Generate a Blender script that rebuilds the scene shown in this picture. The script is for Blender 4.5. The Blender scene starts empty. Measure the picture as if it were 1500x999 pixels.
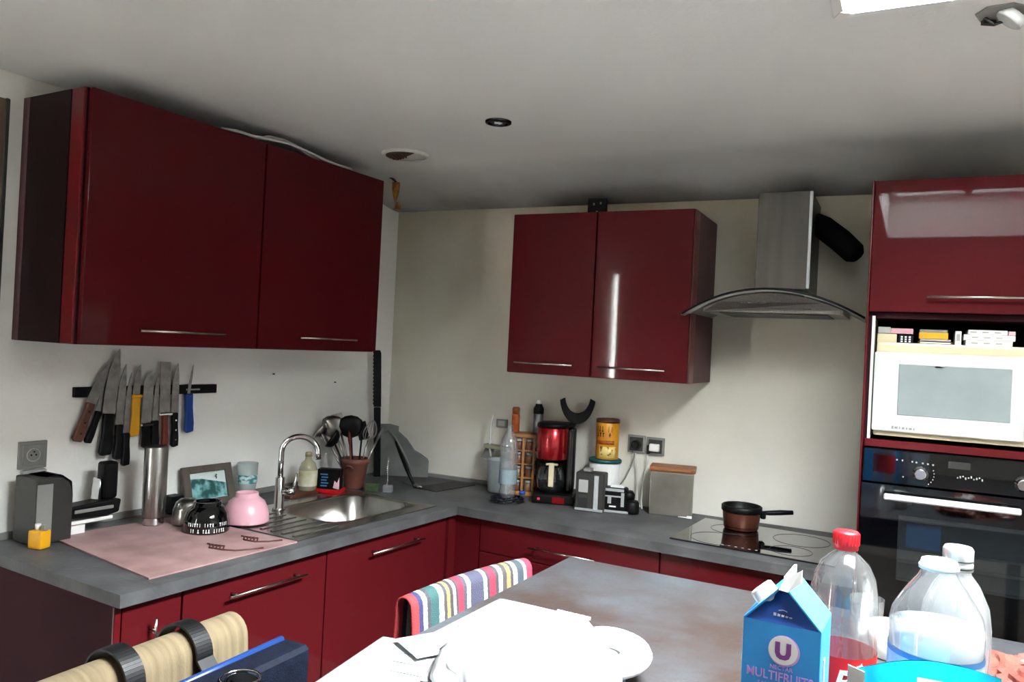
import bpy, bmesh, math, random
from mathutils import Vector, Matrix, noise
random.seed(7)
S = bpy.context.scene
COL = S.collection
PI = math.pi
def rad(d): return math.radians(d)

# ---------------------------------------------------------------- camera, sky, light, exposure
cam = bpy.data.cameras.new('camera'); cam_ob = bpy.data.objects.new('camera', cam); COL.objects.link(cam_ob)
yaw, pitch, roll = .4642, .0053, .0492
fw = Vector((-math.sin(yaw)*math.cos(pitch), math.cos(yaw)*math.cos(pitch), math.sin(pitch)))
rt = Vector((math.cos(yaw), math.sin(yaw), 0)); up = rt.cross(fw)
r2 = math.cos(roll)*rt + math.sin(roll)*up; u2 = -math.sin(roll)*rt + math.cos(roll)*up
cam_ob.matrix_world = Matrix(((r2.x, u2.x, -fw.x, 2.5096), (r2.y, u2.y, -fw.y, -3.4977), (r2.z, u2.z, -fw.z, 1.6102), (0, 0, 0, 1)))
cam.sensor_width = 36; cam.lens = 36*1150.93/1500; cam.clip_start = .05
S.camera = cam_ob
W = bpy.data.worlds.new('overcast_sky'); S.world = W; W.use_nodes = True
bg = W.node_tree.nodes['Background']; bg.inputs[0].default_value = (.93, .97, 1, 1); bg.inputs[1].default_value = 14.0
# thin overcast with the veiled sun as a broad bright region, off to the right and fairly low
_n = W.node_tree.nodes; _l = W.node_tree.links
_tc = _n.new('ShaderNodeTexCoord'); _dp = _n.new('ShaderNodeVectorMath'); _dp.operation = 'DOT_PRODUCT'; _dp.inputs[1].default_value = Vector((.85, -.12, .42)).normalized()
_l.new(_tc.outputs['Generated'], _dp.inputs[0])
_mx = _n.new('ShaderNodeMath'); _mx.operation = 'MAXIMUM'; _mx.inputs[1].default_value = 0; _l.new(_dp.outputs['Value'], _mx.inputs[0])
_pw = _n.new('ShaderNodeMath'); _pw.operation = 'POWER'; _pw.inputs[1].default_value = 4; _l.new(_mx.outputs[0], _pw.inputs[0])
_ma = _n.new('ShaderNodeMath'); _ma.operation = 'MULTIPLY_ADD'; _ma.inputs[1].default_value = 34; _ma.inputs[2].default_value = 4.5; _l.new(_pw.outputs[0], _ma.inputs[0]); _l.new(_ma.outputs[0], bg.inputs[1])
def portal(loc, sx, sy, rot=(0, 0, 0)):
    l = bpy.data.lights.new('sky_portal', 'AREA'); l.shape = 'RECTANGLE'; l.size = sx; l.size_y = sy
    l.cycles.is_portal = True
    o = bpy.data.objects.new('sky_portal', l); o.location = loc; o.rotation_euler = rot; COL.objects.link(o)
SKX0, SKX1, SKY0, SKY1 = 2.352, 3.25, -2.62, -1.553          # the roof window opening
portal(((SKX0+SKX1)/2, (SKY0+SKY1)/2, 2.72), SKX1-SKX0, SKY1-SKY0)
S.view_settings.view_transform = 'Standard'; S.view_settings.look = 'None'
S.view_settings.exposure = 3.85; S.view_settings.gamma = 1.0; S.view_settings.use_curve_mapping = False
S.cycles.use_denoising = True
S.cycles.max_bounces = 10; S.cycles.diffuse_bounces = 6; S.cycles.transparent_max_bounces = 16

# ---------------------------------------------------------------- materials
def mat(name, c, rough=.5, metal=0, c2=None, scale=8, detail=4, coat=0, bump=0, bscale=60, stretch=None, spec=None, ramp=(.35, .65), coord='Object', con=1.4):
    c2 = c2 or tuple(x*.93 for x in c); c = tuple(x**con for x in c); c2 = tuple(x**con for x in c2)
    m = bpy.data.materials.new(name); m.use_nodes = True
    nt = m.node_tree; b = nt.nodes['Principled BSDF']
    b.inputs['Base Color'].default_value = (*c, 1); b.inputs['Roughness'].default_value = rough; b.inputs['Metallic'].default_value = metal
    if coat: b.inputs['Coat Weight'].default_value = coat; b.inputs['Coat Roughness'].default_value = .03
    if spec is not None: b.inputs['Specular IOR Level'].default_value = spec
    tc = nt.nodes.new('ShaderNodeTexCoord'); mp = nt.nodes.new('ShaderNodeMapping'); nt.links.new(tc.outputs[coord], mp.inputs[0])
    if stretch: mp.inputs['Scale'].default_value = stretch
    n = nt.nodes.new('ShaderNodeTexNoise'); nt.links.new(mp.outputs[0], n.inputs['Vector'])
    n.inputs['Scale'].default_value = scale; n.inputs['Detail'].default_value = detail
    r = nt.nodes.new('ShaderNodeValToRGB'); nt.links.new(n.outputs['Fac'], r.inputs[0])
    r.color_ramp.elements[0].position, r.color_ramp.elements[1].position = ramp
    r.color_ramp.elements[0].color = (*c2, 1); r.color_ramp.elements[1].color = (*c, 1)
    nt.links.new(r.outputs[0], b.inputs['Base Color'])
    if bump:
        n2 = nt.nodes.new('ShaderNodeTexNoise'); n2.inputs['Scale'].default_value = bscale; nt.links.new(mp.outputs[0], n2.inputs['Vector'])
        bp = nt.nodes.new('ShaderNodeBump'); bp.inputs['Strength'].default_value = bump; bp.inputs['Distance'].default_value = .01
        nt.links.new(n2.outputs['Fac'], bp.inputs['Height']); nt.links.new(bp.outputs[0], b.inputs['Normal'])
    return m
def clear(name, tint=(.95, .97, .97), refl=.12, milk=0., rough=.03):
    m = bpy.data.materials.new(name); m.use_nodes = True; nt = m.node_tree; nt.nodes.remove(nt.nodes['Principled BSDF'])
    out = nt.nodes['Material Output']
    t = nt.nodes.new('ShaderNodeBsdfTransparent'); t.inputs[0].default_value = (*tint, 1)
    d = nt.nodes.new('ShaderNodeBsdfTranslucent'); d.inputs[0].default_value = (*tint, 1)
    d2 = nt.nodes.new('ShaderNodeBsdfDiffuse'); d2.inputs[0].default_value = (*tint, 1)
    md = nt.nodes.new('ShaderNodeMixShader'); nt.links.new(d.outputs[0], md.inputs[1]); nt.links.new(d2.outputs[0], md.inputs[2])
    mm = nt.nodes.new('ShaderNodeMixShader'); mm.inputs[0].default_value = milk
    nt.links.new(t.outputs[0], mm.inputs[1]); nt.links.new(md.outputs[0], mm.inputs[2])
    g = nt.nodes.new('ShaderNodeBsdfGlossy'); g.inputs['Roughness'].default_value = rough
    f = nt.nodes.new('ShaderNodeLayerWeight'); f.inputs[0].default_value = .35
    mu = nt.nodes.new('ShaderNodeMath'); mu.operation = 'MULTIPLY_ADD'; mu.inputs[1].default_value = .55; mu.inputs[2].default_value = refl*.4
    nt.links.new(f.outputs['Facing'], mu.inputs[0])
    mx = nt.nodes.new('ShaderNodeMixShader'); nt.links.new(mu.outputs[0], mx.inputs[0]); nt.links.new(mm.outputs[0], mx.inputs[1]); nt.links.new(g.outputs[0], mx.inputs[2])
    nt.links.new(mx.outputs[0], out.inputs[0]); return m
def wall_mat(name, c, dirt, soot):
    """painted plaster: large blotches, grease that is strongest in a ragged band high on the wall, fine relief"""
    m = mat(name, c, .75, c2=tuple(x*.94 for x in c), scale=1.3, detail=6, bump=.06, bscale=90, con=1)
    nt = m.node_tree; b = nt.nodes['Principled BSDF']; src = b.inputs['Base Color'].links[0].from_socket
    tc = nt.nodes.new('ShaderNodeTexCoord'); n = nt.nodes.new('ShaderNodeTexNoise'); n.inputs['Scale'].default_value = 2.2; n.inputs['Detail'].default_value = 8
    nt.links.new(tc.outputs['Object'], n.inputs['Vector'])
    sp = nt.nodes.new('ShaderNodeSeparateXYZ'); nt.links.new(tc.outputs['Object'], sp.inputs[0])
    mr = nt.nodes.new('ShaderNodeMapRange'); mr.inputs[1].default_value = soot[0]; mr.inputs[2].default_value = soot[1]; nt.links.new(sp.outputs[soot[2]], mr.inputs[0])
    mu = nt.nodes.new('ShaderNodeMath'); mu.operation = 'MULTIPLY'; nt.links.new(n.outputs['Fac'], mu.inputs[0]); nt.links.new(mr.outputs[0], mu.inputs[1])
    mu2 = nt.nodes.new('ShaderNodeMath'); mu2.operation = 'MULTIPLY'; mu2.use_clamp = True; mu2.inputs[1].default_value = soot[3]; nt.links.new(mu.outputs[0], mu2.inputs[0])
    mx = nt.nodes.new('ShaderNodeMix'); mx.data_type = 'RGBA'; nt.links.new(mu2.outputs[0], mx.inputs[0]); nt.links.new(src, mx.inputs[6]); mx.inputs[7].default_value = (*dirt, 1)
    nt.links.new(mx.outputs[2], b.inputs['Base Color']); return m

M = {}
M['wall'] = wall_mat('white_plaster', (.86, .85, .82), (.60, .54, .42), (1.5, 2.4, 2, .5))
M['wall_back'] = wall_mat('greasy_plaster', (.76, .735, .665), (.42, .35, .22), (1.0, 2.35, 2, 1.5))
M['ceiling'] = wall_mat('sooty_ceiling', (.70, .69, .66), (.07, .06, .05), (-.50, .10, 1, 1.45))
M['floor'] = mat('floor_tile', (.50, .46, .42), .5, c2=(.44, .40, .36), scale=3)
M['wall_far'] = mat('beige_plaster', (.78, .75, .70), .8, con=1)
M['red'] = mat('red_gloss_lacquer', (.162, .023, .030), .55, c2=(.150, .021, .028), scale=2, coat=.22, spec=.05)
M['red_edge'] = mat('red_edge_band', (.19, .012, .022), .3)
M['aub'] = mat('aubergine_panel', (.085, .036, .044), .6, c2=(.075, .032, .040), scale=3, spec=.03)
M['aub_side'] = mat('aubergine_side', (.21, .125, .13), .5, c2=(.19, .11, .115), scale=3, spec=.12)
M['dark_panel'] = mat('dark_brown_panel', (.045, .024, .024), .5, spec=.12)
M['inside'] = mat('white_melamine', (.78, .76, .72), .5)
M['steel'] = mat('brushed_steel', (.50, .49, .47), .28, 1, c2=(.42, .41, .39), scale=6, stretch=(40, 40, .6))
M['steel_hood'] = mat('hood_steel', (.30, .29, .27), .45, 1, c2=(.265, .255, .24), scale=3, stretch=(8, 8, .6), con=1.75)
M['steel_sink'] = mat('satin_steel', (.58, .57, .55), .24, 1, c2=(.50, .49, .47), scale=14)
M['chrome'] = mat('chrome', (.75, .75, .75), .07, 1)
M['handle'] = mat('satin_nickel', (.62, .56, .52), .25, 1)
M['worktop'] = mat('slate_laminate', (.19, .192, .192), .48, spec=.22, c2=(.11, .11, .113), scale=7, detail=10, bump=.12, bscale=55, ramp=(.3, .68))
M['island'] = mat('stained_slate_laminate', (.128, .136, .146), .36, c2=(.095, .074, .067), scale=1.9, detail=14, bump=.15, bscale=40, ramp=(.40, .56), spec=.4)
M['black'] = mat('black_plastic', (.016, .016, .017), .45, spec=.18)
M['black_gloss'] = mat('black_glass', (.006, .007, .010), .05, coat=.5)
M['hob'] = mat('hob_glass', (.006, .006, .007), .04, coat=1, spec=.9)
M['dgrey'] = mat('dark_grey_plastic', (.075, .073, .066), .45)
M['grey'] = mat('grey_plastic', (.33, .33, .315), .45)
M['lgrey'] = mat('pale_grey_plastic', (.5, .5, .48), .45)
M['white'] = mat('white_plastic', (.82, .82, .80), .4)
M['cream'] = mat('cream_enamel', (.68, .63, .47), .3)
M['mwdoor'] = mat('white_enamel', (.66, .67, .66), .25)
M['mwwin'] = mat('pale_window', (.38, .42, .42), .15, spec=.2)
M['yellow'] = mat('yellow_plastic', (.80, .47, .02), .4)
M['blue'] = mat('blue_plastic', (.015, .12, .42), .4)
M['brownwood'] = mat('brown_wood', (.20, .085, .05), .5, c2=(.13, .05, .03), scale=12, stretch=(1, 1, .15))
M['redwood'] = mat('red_wood', (.28, .07, .035), .45)
M['pine'] = mat('pine_wood', (.52, .30, .14), .5, c2=(.42, .22, .09), scale=10, stretch=(1, 1, .1))
M['lidwood'] = mat('lid_wood', (.42, .19, .08), .45, c2=(.33, .14, .055), scale=9, stretch=(.1, 1, 1))
M['blade'] = mat('knife_steel', (.60, .60, .59), .32, 1, c2=(.44, .44, .43), scale=30)
M['pink_mat'] = mat('pink_worn_board', (.47, .335, .33), .5, c2=(.35, .235, .23), scale=9, detail=12, ramp=(.34, .62))
M['stem'] = mat('brown_print', (.14, .055, .045), .6)
M['pink'] = mat('pink_ceramic', (.68, .44, .49), .3, coat=.3)
M['pinkpale'] = mat('pale_pink_print', (.82, .60, .66), .35)
M['terracotta'] = mat('terracotta', (.30, .135, .10), .6, c2=(.24, .105, .08), scale=9)
M['red_can'] = mat('metallic_red', (.45, .012, .03), .25, .6, coat=.6)
M['teal'] = mat('teal_plastic', (.03, .16, .17), .4)
M['tin_yellow'] = mat('yellow_tin', (.75, .45, .03), .35, c2=(.66, .33, .02), scale=12)
M['tin_brown'] = mat('brown_print_tin', (.17, .05, .015), .4)
M['orange'] = mat('orange_spice', (.55, .20, .05), .4, c2=(.38, .09, .03), scale=40)
M['copper'] = mat('copper_pan', (.20, .085, .06), .32, .35)
M['sponge'] = mat('green_sponge', (.09, .13, .06), .9, bump=.6, bscale=150)
M['red_plastic'] = mat('red_plastic', (.55, .02, .03), .35)
M['cap_red'] = mat('cap_red', (.72, .035, .05), .35)
M['blue_print'] = mat('blue_print', (.12, .30, .52), .5)
M['navy'] = mat('navy_canvas', (.014, .022, .045), .7, spec=.15, c2=(.009, .014, .030), scale=50, bump=.2, bscale=300)
M['navy_edge'] = mat('navy_piping', (.03, .08, .22), .35)
M['duct'] = mat('matt_black_duct', (.018, .016, .015), .8, spec=.1)
M['strap'] = mat('black_strap', (.016, .016, .018), .4)
M['towel'] = mat('beige_towel', (.275, .225, .15), .9, c2=(.20, .16, .10), scale=5, stretch=(1, 14, 1), bump=.4, bscale=160)
M['paper'] = mat('white_paper', (.53, .54, .54), .8, c2=(.49, .50, .50), scale=5)
M['bagwhite'] = mat('white_bag', (.66, .67, .68), .5)
M['ink'] = mat('grey_ink', (.25, .27, .30), .8)
M['bag_grey'] = mat('grey_sleeve', (.27, .28, .27), .5, c2=(.22, .23, .22), scale=10)
M['amber'] = mat('amber_flypaper', (.52, .27, .05), .3, c2=(.30, .13, .02), scale=60)
M['brownrot'] = mat('brown_stain', (.10, .07, .045), .8)
M['carton'] = mat('carton_blue', (.075, .42, .80), .4, c2=(.07, .40, .77), scale=3)
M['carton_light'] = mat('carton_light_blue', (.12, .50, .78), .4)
M['carton_dark'] = mat('carton_dark_blue', (.02, .13, .42), .45)
M['violet'] = mat('violet_print', (.36, .12, .42), .5)
M['lilac'] = mat('lilac_print', (.70, .45, .80), .5)
M['print_white'] = mat('white_print', (.86, .86, .86), .5)
M['label_red'] = mat('red_label', (.72, .04, .045), .4)
M['label_blue'] = mat('pale_blue_label', (.66, .72, .82), .5, c2=(.45, .55, .75), scale=30)
M['cyan'] = mat('cyan_packet', (.01, .58, .75), .25, coat=.4)
M['foil'] = mat('silver_foil', (.75, .77, .78), .3, .6)
M['salmon'] = mat('salmon_packet', (.40, .17, .14), .35, c2=(.30, .11, .09), scale=9, coat=.2)
M['tan'] = mat('tan_board', (.32, .22, .13), .6, c2=(.20, .15, .10), scale=2)
M['photo_sky'] = mat('print_photo', (.35, .62, .62), .5, c2=(.03, .16, .15), scale=26, detail=8, ramp=(.42, .6))
M['photo_pale'] = mat('print_pale', (.72, .78, .78), .5)
M['bisque'] = mat('cup_pale', (.62, .74, .74), .3)
M['mint'] = mat('mint_print', (.10, .34, .36), .5)
M['soapy'] = clear('soap_bottle', (.86, .84, .66), .15, .45)
M['clearp'] = clear('clear_plastic', (.93, .95, .95), .18, .06)
M['clearfrost'] = clear('frosted_plastic', (.90, .93, .94), .18, .22)
M['glass'] = clear('window_glass', (.97, .98, .98), .06, 0)
M['hoodglass'] = clear('hood_glass', (.86, .88, .84), .3, .6)
M['smoke'] = clear('smoked_oven_glass', (.55, .60, .63), .2, .03)
M['palebucket'] = clear('pale_blue_plastic', (.86, .92, .95), .10, .88)
M['milk'] = mat('carton_white', (.85, .85, .84), .5)
M['led'] = mat('pink_switch', (.8, .1, .2), .4)
M['cable'] = mat('white_cable', (.72, .71, .68), .5)
M['gcable'] = mat('grey_cable', (.30, .30, .29), .5)
M['wire'] = mat('dark_wire', (.05, .055, .075), .35, .5)
M['knob'] = mat('knob_metal', (.72, .72, .72), .2, 1)
M['white_handle'] = mat('oven_handle', (.85, .86, .87), .25, .3)
M['fabric_chair'] = mat('dark_chair_cushion', (.05, .035, .03), .8)
M['wood_dark'] = mat('dark_wood', (.09, .05, .035), .5)

# ---------------------------------------------------------------- builders
class B:
    """collects shapes; obj() links them as one mesh object"""
    def __init__(s): s.bm = bmesh.new(); s.mi = 0
    def _tag(s, fs, mi):
        for f in fs: f.material_index = mi
    def box(s, c, d, rz=0, bev=0, rx=0, ry=0, mi=0, seg=1):
        m = Matrix.Translation(c) @ Matrix.Rotation(rz, 4, 'Z') @ Matrix.Rotation(ry, 4, 'Y') @ Matrix.Rotation(rx, 4, 'X') @ Matrix.Diagonal((*d, 1))
        g = bmesh.ops.create_cube(s.bm, size=1, matrix=m); vs = g['verts']
        if bev:
            es = list({e for v in vs for e in v.link_edges})
            r = bmesh.ops.bevel(s.bm, geom=es, offset=bev, segments=seg, profile=.7, affect='EDGES')
            fs = {f for v in r['verts'] for f in v.link_faces}
        else: fs = {f for v in vs for f in v.link_faces}
        s._tag(fs, mi); return s
    def lathe(s, prof, c=(0, 0, 0), n=28, mi=0, axis='Z', cap=True, sx=1, sy=1, rot=None):
        rows = []; R = rot or {'Z': Matrix(), 'Y': Matrix.Rotation(-PI/2, 4, 'X'), 'X': Matrix.Rotation(PI/2, 4, 'Y')}[axis]
        for r, z in prof:
            rows.append([s.bm.verts.new(Vector(c) + R @ Vector((max(r, 1e-4)*sx*math.cos(2*PI*i/n), max(r, 1e-4)*sy*math.sin(2*PI*i/n), z))) for i in range(n)])
        fs = [s.bm.faces.new((a[i], a[(i+1) % n], b[(i+1) % n], b[i])) for a, b in zip(rows, rows[1:]) for i in range(n)]
        if cap:
            fs.append(s.bm.faces.new(list(reversed(rows[0])))); fs.append(s.bm.faces.new(rows[-1]))
        s._tag(fs, mi)
        for f in fs: f.smooth = len(f.verts) == 4
        return s
    def cyl(s, c, r, h, n=24, mi=0, axis='Z', rot=None): return s.lathe([(r, 0), (r, h)], c, n, mi, axis, rot=rot)
    def tube(s, pts, r, n=8, mi=0, closed=False, flat=1):
        P = [Vector(p) for p in pts]; rows = []; rr = r if isinstance(r, (list, tuple)) else [r]*len(P)
        prev = None
        for i, p in enumerate(P):
            t = (P[min(i+1, len(P)-1)] - P[max(i-1, 0)]).normalized() if not closed else (P[(i+1) % len(P)]-P[i-1]).normalized()
            a = prev if prev is not None else (Vector((0, 0, 1)) if abs(t.z) < .9 else Vector((1, 0, 0)))
            x = (a - t*a.dot(t)).normalized(); y = t.cross(x); prev = x
            rows.append([s.bm.verts.new(p + rr[i]*(math.cos(2*PI*k/n)*x*flat + math.sin(2*PI*k/n)*y)) for k in range(n)])
        pr = list(zip(rows, rows[1:])) + ([(rows[-1], rows[0])] if closed else [])
        fs = [s.bm.faces.new((a[i], a[(i+1) % n], b[(i+1) % n], b[i])) for a, b in pr for i in range(n)]
        if not closed: fs += [s.bm.faces.new(list(reversed(rows[0]))), s.bm.faces.new(rows[-1])]
        s._tag(fs, mi)
        for f in fs: f.smooth = len(f.verts) == 4
        return s
    def prism(s, pts, d, mi=0):
        """closed outline of 3-D points, extruded by the vector d"""
        d = Vector(d); a = [s.bm.verts.new(Vector(p)) for p in pts]; b = [s.bm.verts.new(Vector(p)+d) for p in pts]; n = len(a)
        fs = [s.bm.faces.new(a), s.bm.faces.new(list(reversed(b)))] + [s.bm.faces.new((a[(i+1) % n], a[i], b[i], b[(i+1) % n])) for i in range(n)]
        s._tag(fs, mi); return s
    def grid(s, f, nu, nv, mi=0, uv=False, wrap=False):
        V = [[s.bm.verts.new(f(i/nu, j/nv)) for j in range(nv+1)] for i in range(nu+1)]
        L = s.bm.loops.layers.uv.verify() if uv else None
        for i in range(nu):
            for j in range(nv):
                fc = s.bm.faces.new((V[i][j], V[i+1][j], V[i+1][j+1], V[i][j+1])); fc.smooth = True; fc.material_index = mi
                if uv:
                    for lp, (a, b) in zip(fc.loops, ((i, j), (i+1, j), (i+1, j+1), (i, j+1))): lp[L].uv = (a/nu, b/nv)
        return s
    def obj(s, name, m, parent=None, loc=(0, 0, 0), rz=0, solid=0, bevel=0, sub=0, recalc=True):
        if recalc: bmesh.ops.recalc_face_normals(s.bm, faces=s.bm.faces)
        me = bpy.data.meshes.new(name); s.bm.to_mesh(me); s.bm.free()
        for x in (m if isinstance(m, (list, tuple)) else [m]): me.materials.append(M[x] if isinstance(x, str) else x)
        o = bpy.data.objects.new(name, me); COL.objects.link(o); o.location = loc; o.rotation_euler = (0, 0, rz)
        if parent: o.parent = parent
        if solid: md = o.modifiers.new('t', 'SOLIDIFY'); md.thickness = solid; md.offset = 0
        if bevel: md = o.modifiers.new('b', 'BEVEL'); md.width = bevel; md.segments = 2; md.limit_method = 'ANGLE'
        if sub: md = o.modifiers.new('s', 'SUBSURF'); md.levels = md.render_levels = sub
        return o
def thing(name, label, cat, loc=(0, 0, 0), rz=0, group=None):
    o = bpy.data.objects.new(name, None); COL.objects.link(o); o.empty_display_size = .05
    o.location = loc; o.rotation_euler = (0, 0, rz); return tag(o, label, cat, group)
def tag(o, label, cat, group=None):
    o['label'] = label; o['category'] = cat
    if group: o['group'] = group
    return o
def struct(o): o['kind'] = 'structure'; return o
def text(s, size, m, parent, loc, rot, name='lettering', ext=.0004, align='CENTER', sx=1, shear=0, bold=0, bend=None):
    c = bpy.data.curves.new(name, 'FONT'); c.body = s; c.size = size; c.extrude = ext; c.align_x = align; c.align_y = 'CENTER'; c.shear = shear; c.offset = bold; c.resolution_u = 3
    t = bpy.data.objects.new(name, c); COL.objects.link(t); bpy.context.view_layer.update()
    me = bpy.data.meshes.new_from_object(t.evaluated_get(bpy.context.evaluated_depsgraph_get())); bpy.data.objects.remove(t)
    if bend:
        for v in me.vertices:
            a = v.co.x*sx/bend; z = v.co.z; v.co = Vector((math.sin(a)*(bend+z), -math.cos(a)*(bend+z), v.co.y))
    else:
        for v in me.vertices: v.co.x *= sx
    me.materials.clear(); me.materials.append(M[m])
    o = bpy.data.objects.new(name, me); COL.objects.link(o); o.parent = parent; o.location = loc; o.rotation_euler = rot; return o
def dupe(root, loc, rz, label, **kw):
    r = root.copy(); COL.objects.link(r); r.location = loc; r.rotation_euler = (0, 0, rz); r['label'] = label
    for ch in list(root.children):
        c = ch.copy(); COL.objects.link(c); c.parent = r
        for g in ch.children: d = g.copy(); COL.objects.link(d); d.parent = c
    return r

# the left wall stands about 3 degrees out of square and the worktop run about 4
SK = .0531; AL = -math.atan(SK); AK = rad(-4.28)
nL = Vector((math.cos(AL), math.sin(AL), 0)); tL = Vector((-math.sin(AL), math.cos(AL), 0))
ex = Vector((math.cos(AK), math.sin(AK), 0)); ey = Vector((-math.sin(AK), math.cos(AK), 0)); KO = Vector((.791, -.517, 0))
def Lp(off, t, z=0): return nL*off + tL*t + Vector((0, 0, z))
def Kp(x, y, z=0): return KO + ex*x + ey*y + Vector((0, 0, z))
def toK(p): d = Vector(p)-KO; return d.dot(ex), d.dot(ey)
YB = .05; ZC = .895; ZI = .98

# ---------------------------------------------------------------- room shell
b = B(); b.prism([Lp(0, .30), Lp(-.12, .30), Lp(-.12, -5.3), Lp(0, -5.3)], (0, 0, 2.75)); struct(b.obj('wall_left', 'wall'))
b = B(); b.box((2.0, YB+.06, 1.4), (4.4, .12, 2.8)); struct(b.obj('wall_back', 'wall_back'))
b = B(); b.box((4.06, -2.6, 1.4), (.12, 5.4, 2.8)); struct(b.obj('wall_right', 'wall_far'))
b = B(); b.box((2.0, -5.12, 1.4), (4.4, .12, 2.8)); struct(b.obj('wall_front', 'wall_far'))
b = B(); b.box((1.9, -2.6, -.05), (4.6, 5.6, .1)); struct(b.obj('floor', 'floor'))
# ceiling: flat at 2.41, coving down to 2.305 at the back wall, with the roof window's opening
def cz(y):
    t = min(1, max(0, (y+.42)/(YB+.42))); return 2.41 - .105*t*t*(3-2*t)
b = B(); xs = [-.4, 1.0, SKX0, SKX1, 4.1]; ys = [-5.2, SKY0, SKY1, -1.0, -.6] + [-.42+.047*i for i in range(11)] + [.16]
for i in range(len(xs)-1):
    for j in range(len(ys)-1):
        if i == 2 and j == 1: continue
        q = [(xs[i], ys[j]), (xs[i+1], ys[j]), (xs[i+1], ys[j+1]), (xs[i], ys[j+1])]
        f = b.bm.faces.new([b.bm.verts.new((x, y, cz(y))) for x, y in q])
bmesh.ops.remove_doubles(b.bm, verts=b.bm.verts, dist=1e-4)
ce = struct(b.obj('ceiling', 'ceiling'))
for p in ce.data.polygons: p.use_smooth = True
# a light-tight slab above the ceiling
b = B()
for c, d in (((.95, -2.5, 2.83), (2.75, 5.8, .06)), ((3.72, -2.5, 2.83), (.88, 5.8, .06)), ((2.8, -3.95, 2.83), (.92, 2.6, .06)), ((2.8, -.65, 2.83), (.92, 1.75, .06))): b.box(c, d)
rf = b.obj('roof', 'inside'); rf['kind'] = 'structure'
# the roof window: four reveals, frame, mullion, panes
b = B(); t = .02
for c, d in (((SKX0-t/2, (SKY0+SKY1)/2, 2.60), (t, SKY1-SKY0, .38)), ((SKX1+t/2, (SKY0+SKY1)/2, 2.60), (t, SKY1-SKY0, .38)), (((SKX0+SKX1)/2, SKY1+t/2, 2.60), (SKX1-SKX0+2*t, t, .38)), (((SKX0+SKX1)/2, SKY0-t/2, 2.60), (SKX1-SKX0+2*t, t, .38))): b.box(c, d)
sw = struct(b.obj('window_1', 'white'))
f = B()
for c, d in (((SKX0+.02, (SKY0+SKY1)/2, 2.66), (.04, SKY1-SKY0, .04)), ((SKX1-.02, (SKY0+SKY1)/2, 2.66), (.04, SKY1-SKY0, .04)), (((SKX0+SKX1)/2, SKY1-.02, 2.66), (SKX1-SKX0, .04, .04)), (((SKX0+SKX1)/2, SKY0+.02, 2.66), (SKX1-SKX0, .04, .04))): f.box(c, d)
f.obj('window_frame', 'white', sw)
g = B(); g.box(((SKX0+SKX1)/2, (SKY0+SKY1)/2, 2.66), (SKX1-SKX0-.08, SKY1-SKY0-.08, .006)); g.obj('pane', 'glass', sw)
# cracked plaster lip at the opening's corner
b = B()
b.box((SKX0-.012, -1.72, 2.409), (.024, .36, .006), bev=.002); b.box((SKX0-.004, -1.56, 2.408), (.03, .04, .008), rz=.5, bev=.003)
struct(b.obj('trim_1', 'inside'))

# ---------------------------------------------------------------- cabinets
def bar_handle(name, p, axis, L, out, parent, m='handle'):
    """round bar of length L centred at p (front plane), standing off along out, on two posts"""
    p, axis, out = Vector(p), Vector(axis), Vector(out); h = B(); q = p + out*.03
    h.tube([q-axis*L/2, q+axis*L/2], .0045, 10)
    for s in (-1, 1): h.tube([p+axis*s*(L/2-.03), q+axis*s*(L/2-.03)], .0045, 8)
    return h.obj(name, m, parent)
def door(parent, c, d, bev=.003, m='red', name='door'):
    b = B(); b.box(c, d, bev=bev, seg=2); return b.obj(name, m, parent)

# wall cabinets on the left wall (local x = off the wall, y = along it)
def left_wall_cabinet(label, t0, t1, h0, h1, end):
    root = thing('wall_cabinet', label, 'cabinet', Lp(0, (t0+t1)/2, 1.547), AL); w = t1-t0; H = .793
    b = B(); y0 = -w/2
    b.box((.166, y0+.009, H/2), (.332, .018, H)); b.box((.166, -y0-.009, H/2), (.332, .018, H)); b.box((.166, 0, .009), (.332, w-.036, .018)); b.box((.166, 0, H-.009), (.332, w-.036, .018)); b.box((.004, 0, H/2), (.008, w-.036, H-.036))
    b.obj('carcass', 'aub', root)
    if end:
        b = B(); b.box((.150, y0-.0055, H/2), (.225, .009, H-.002)); b.obj('end_panel', 'dark_panel', root)
        b = B(); b.box((.0185, y0-.0055, H/2), (.035, .010, H-.002)); b.obj('filler_strip', 'aub_side', root)
        b = B(); b.box((.300, y0-.0055, H/2), (.064, .010, H-.002), bev=.002); b.obj('edge_strip', 'red_edge', root)
    d = door(root, (.346, 0, H/2), (.02, w-.006, H-.004))
    bar_handle('handle', (.356, (h0+h1)/2-(t0+t1)/2, 1.598-1.547), (0, 1, 0), h1-h0, (1, 0, 0), d)
    return root
left_wall_cabinet('red gloss wall cabinet with dark end panel, above the knife rack', -1.925, -1.227, -1.742, -1.404, True)
left_wall_cabinet('red gloss wall cabinet above the sink, nearer the room corner', -1.225, -.517, -1.031, -.689, False)
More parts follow.
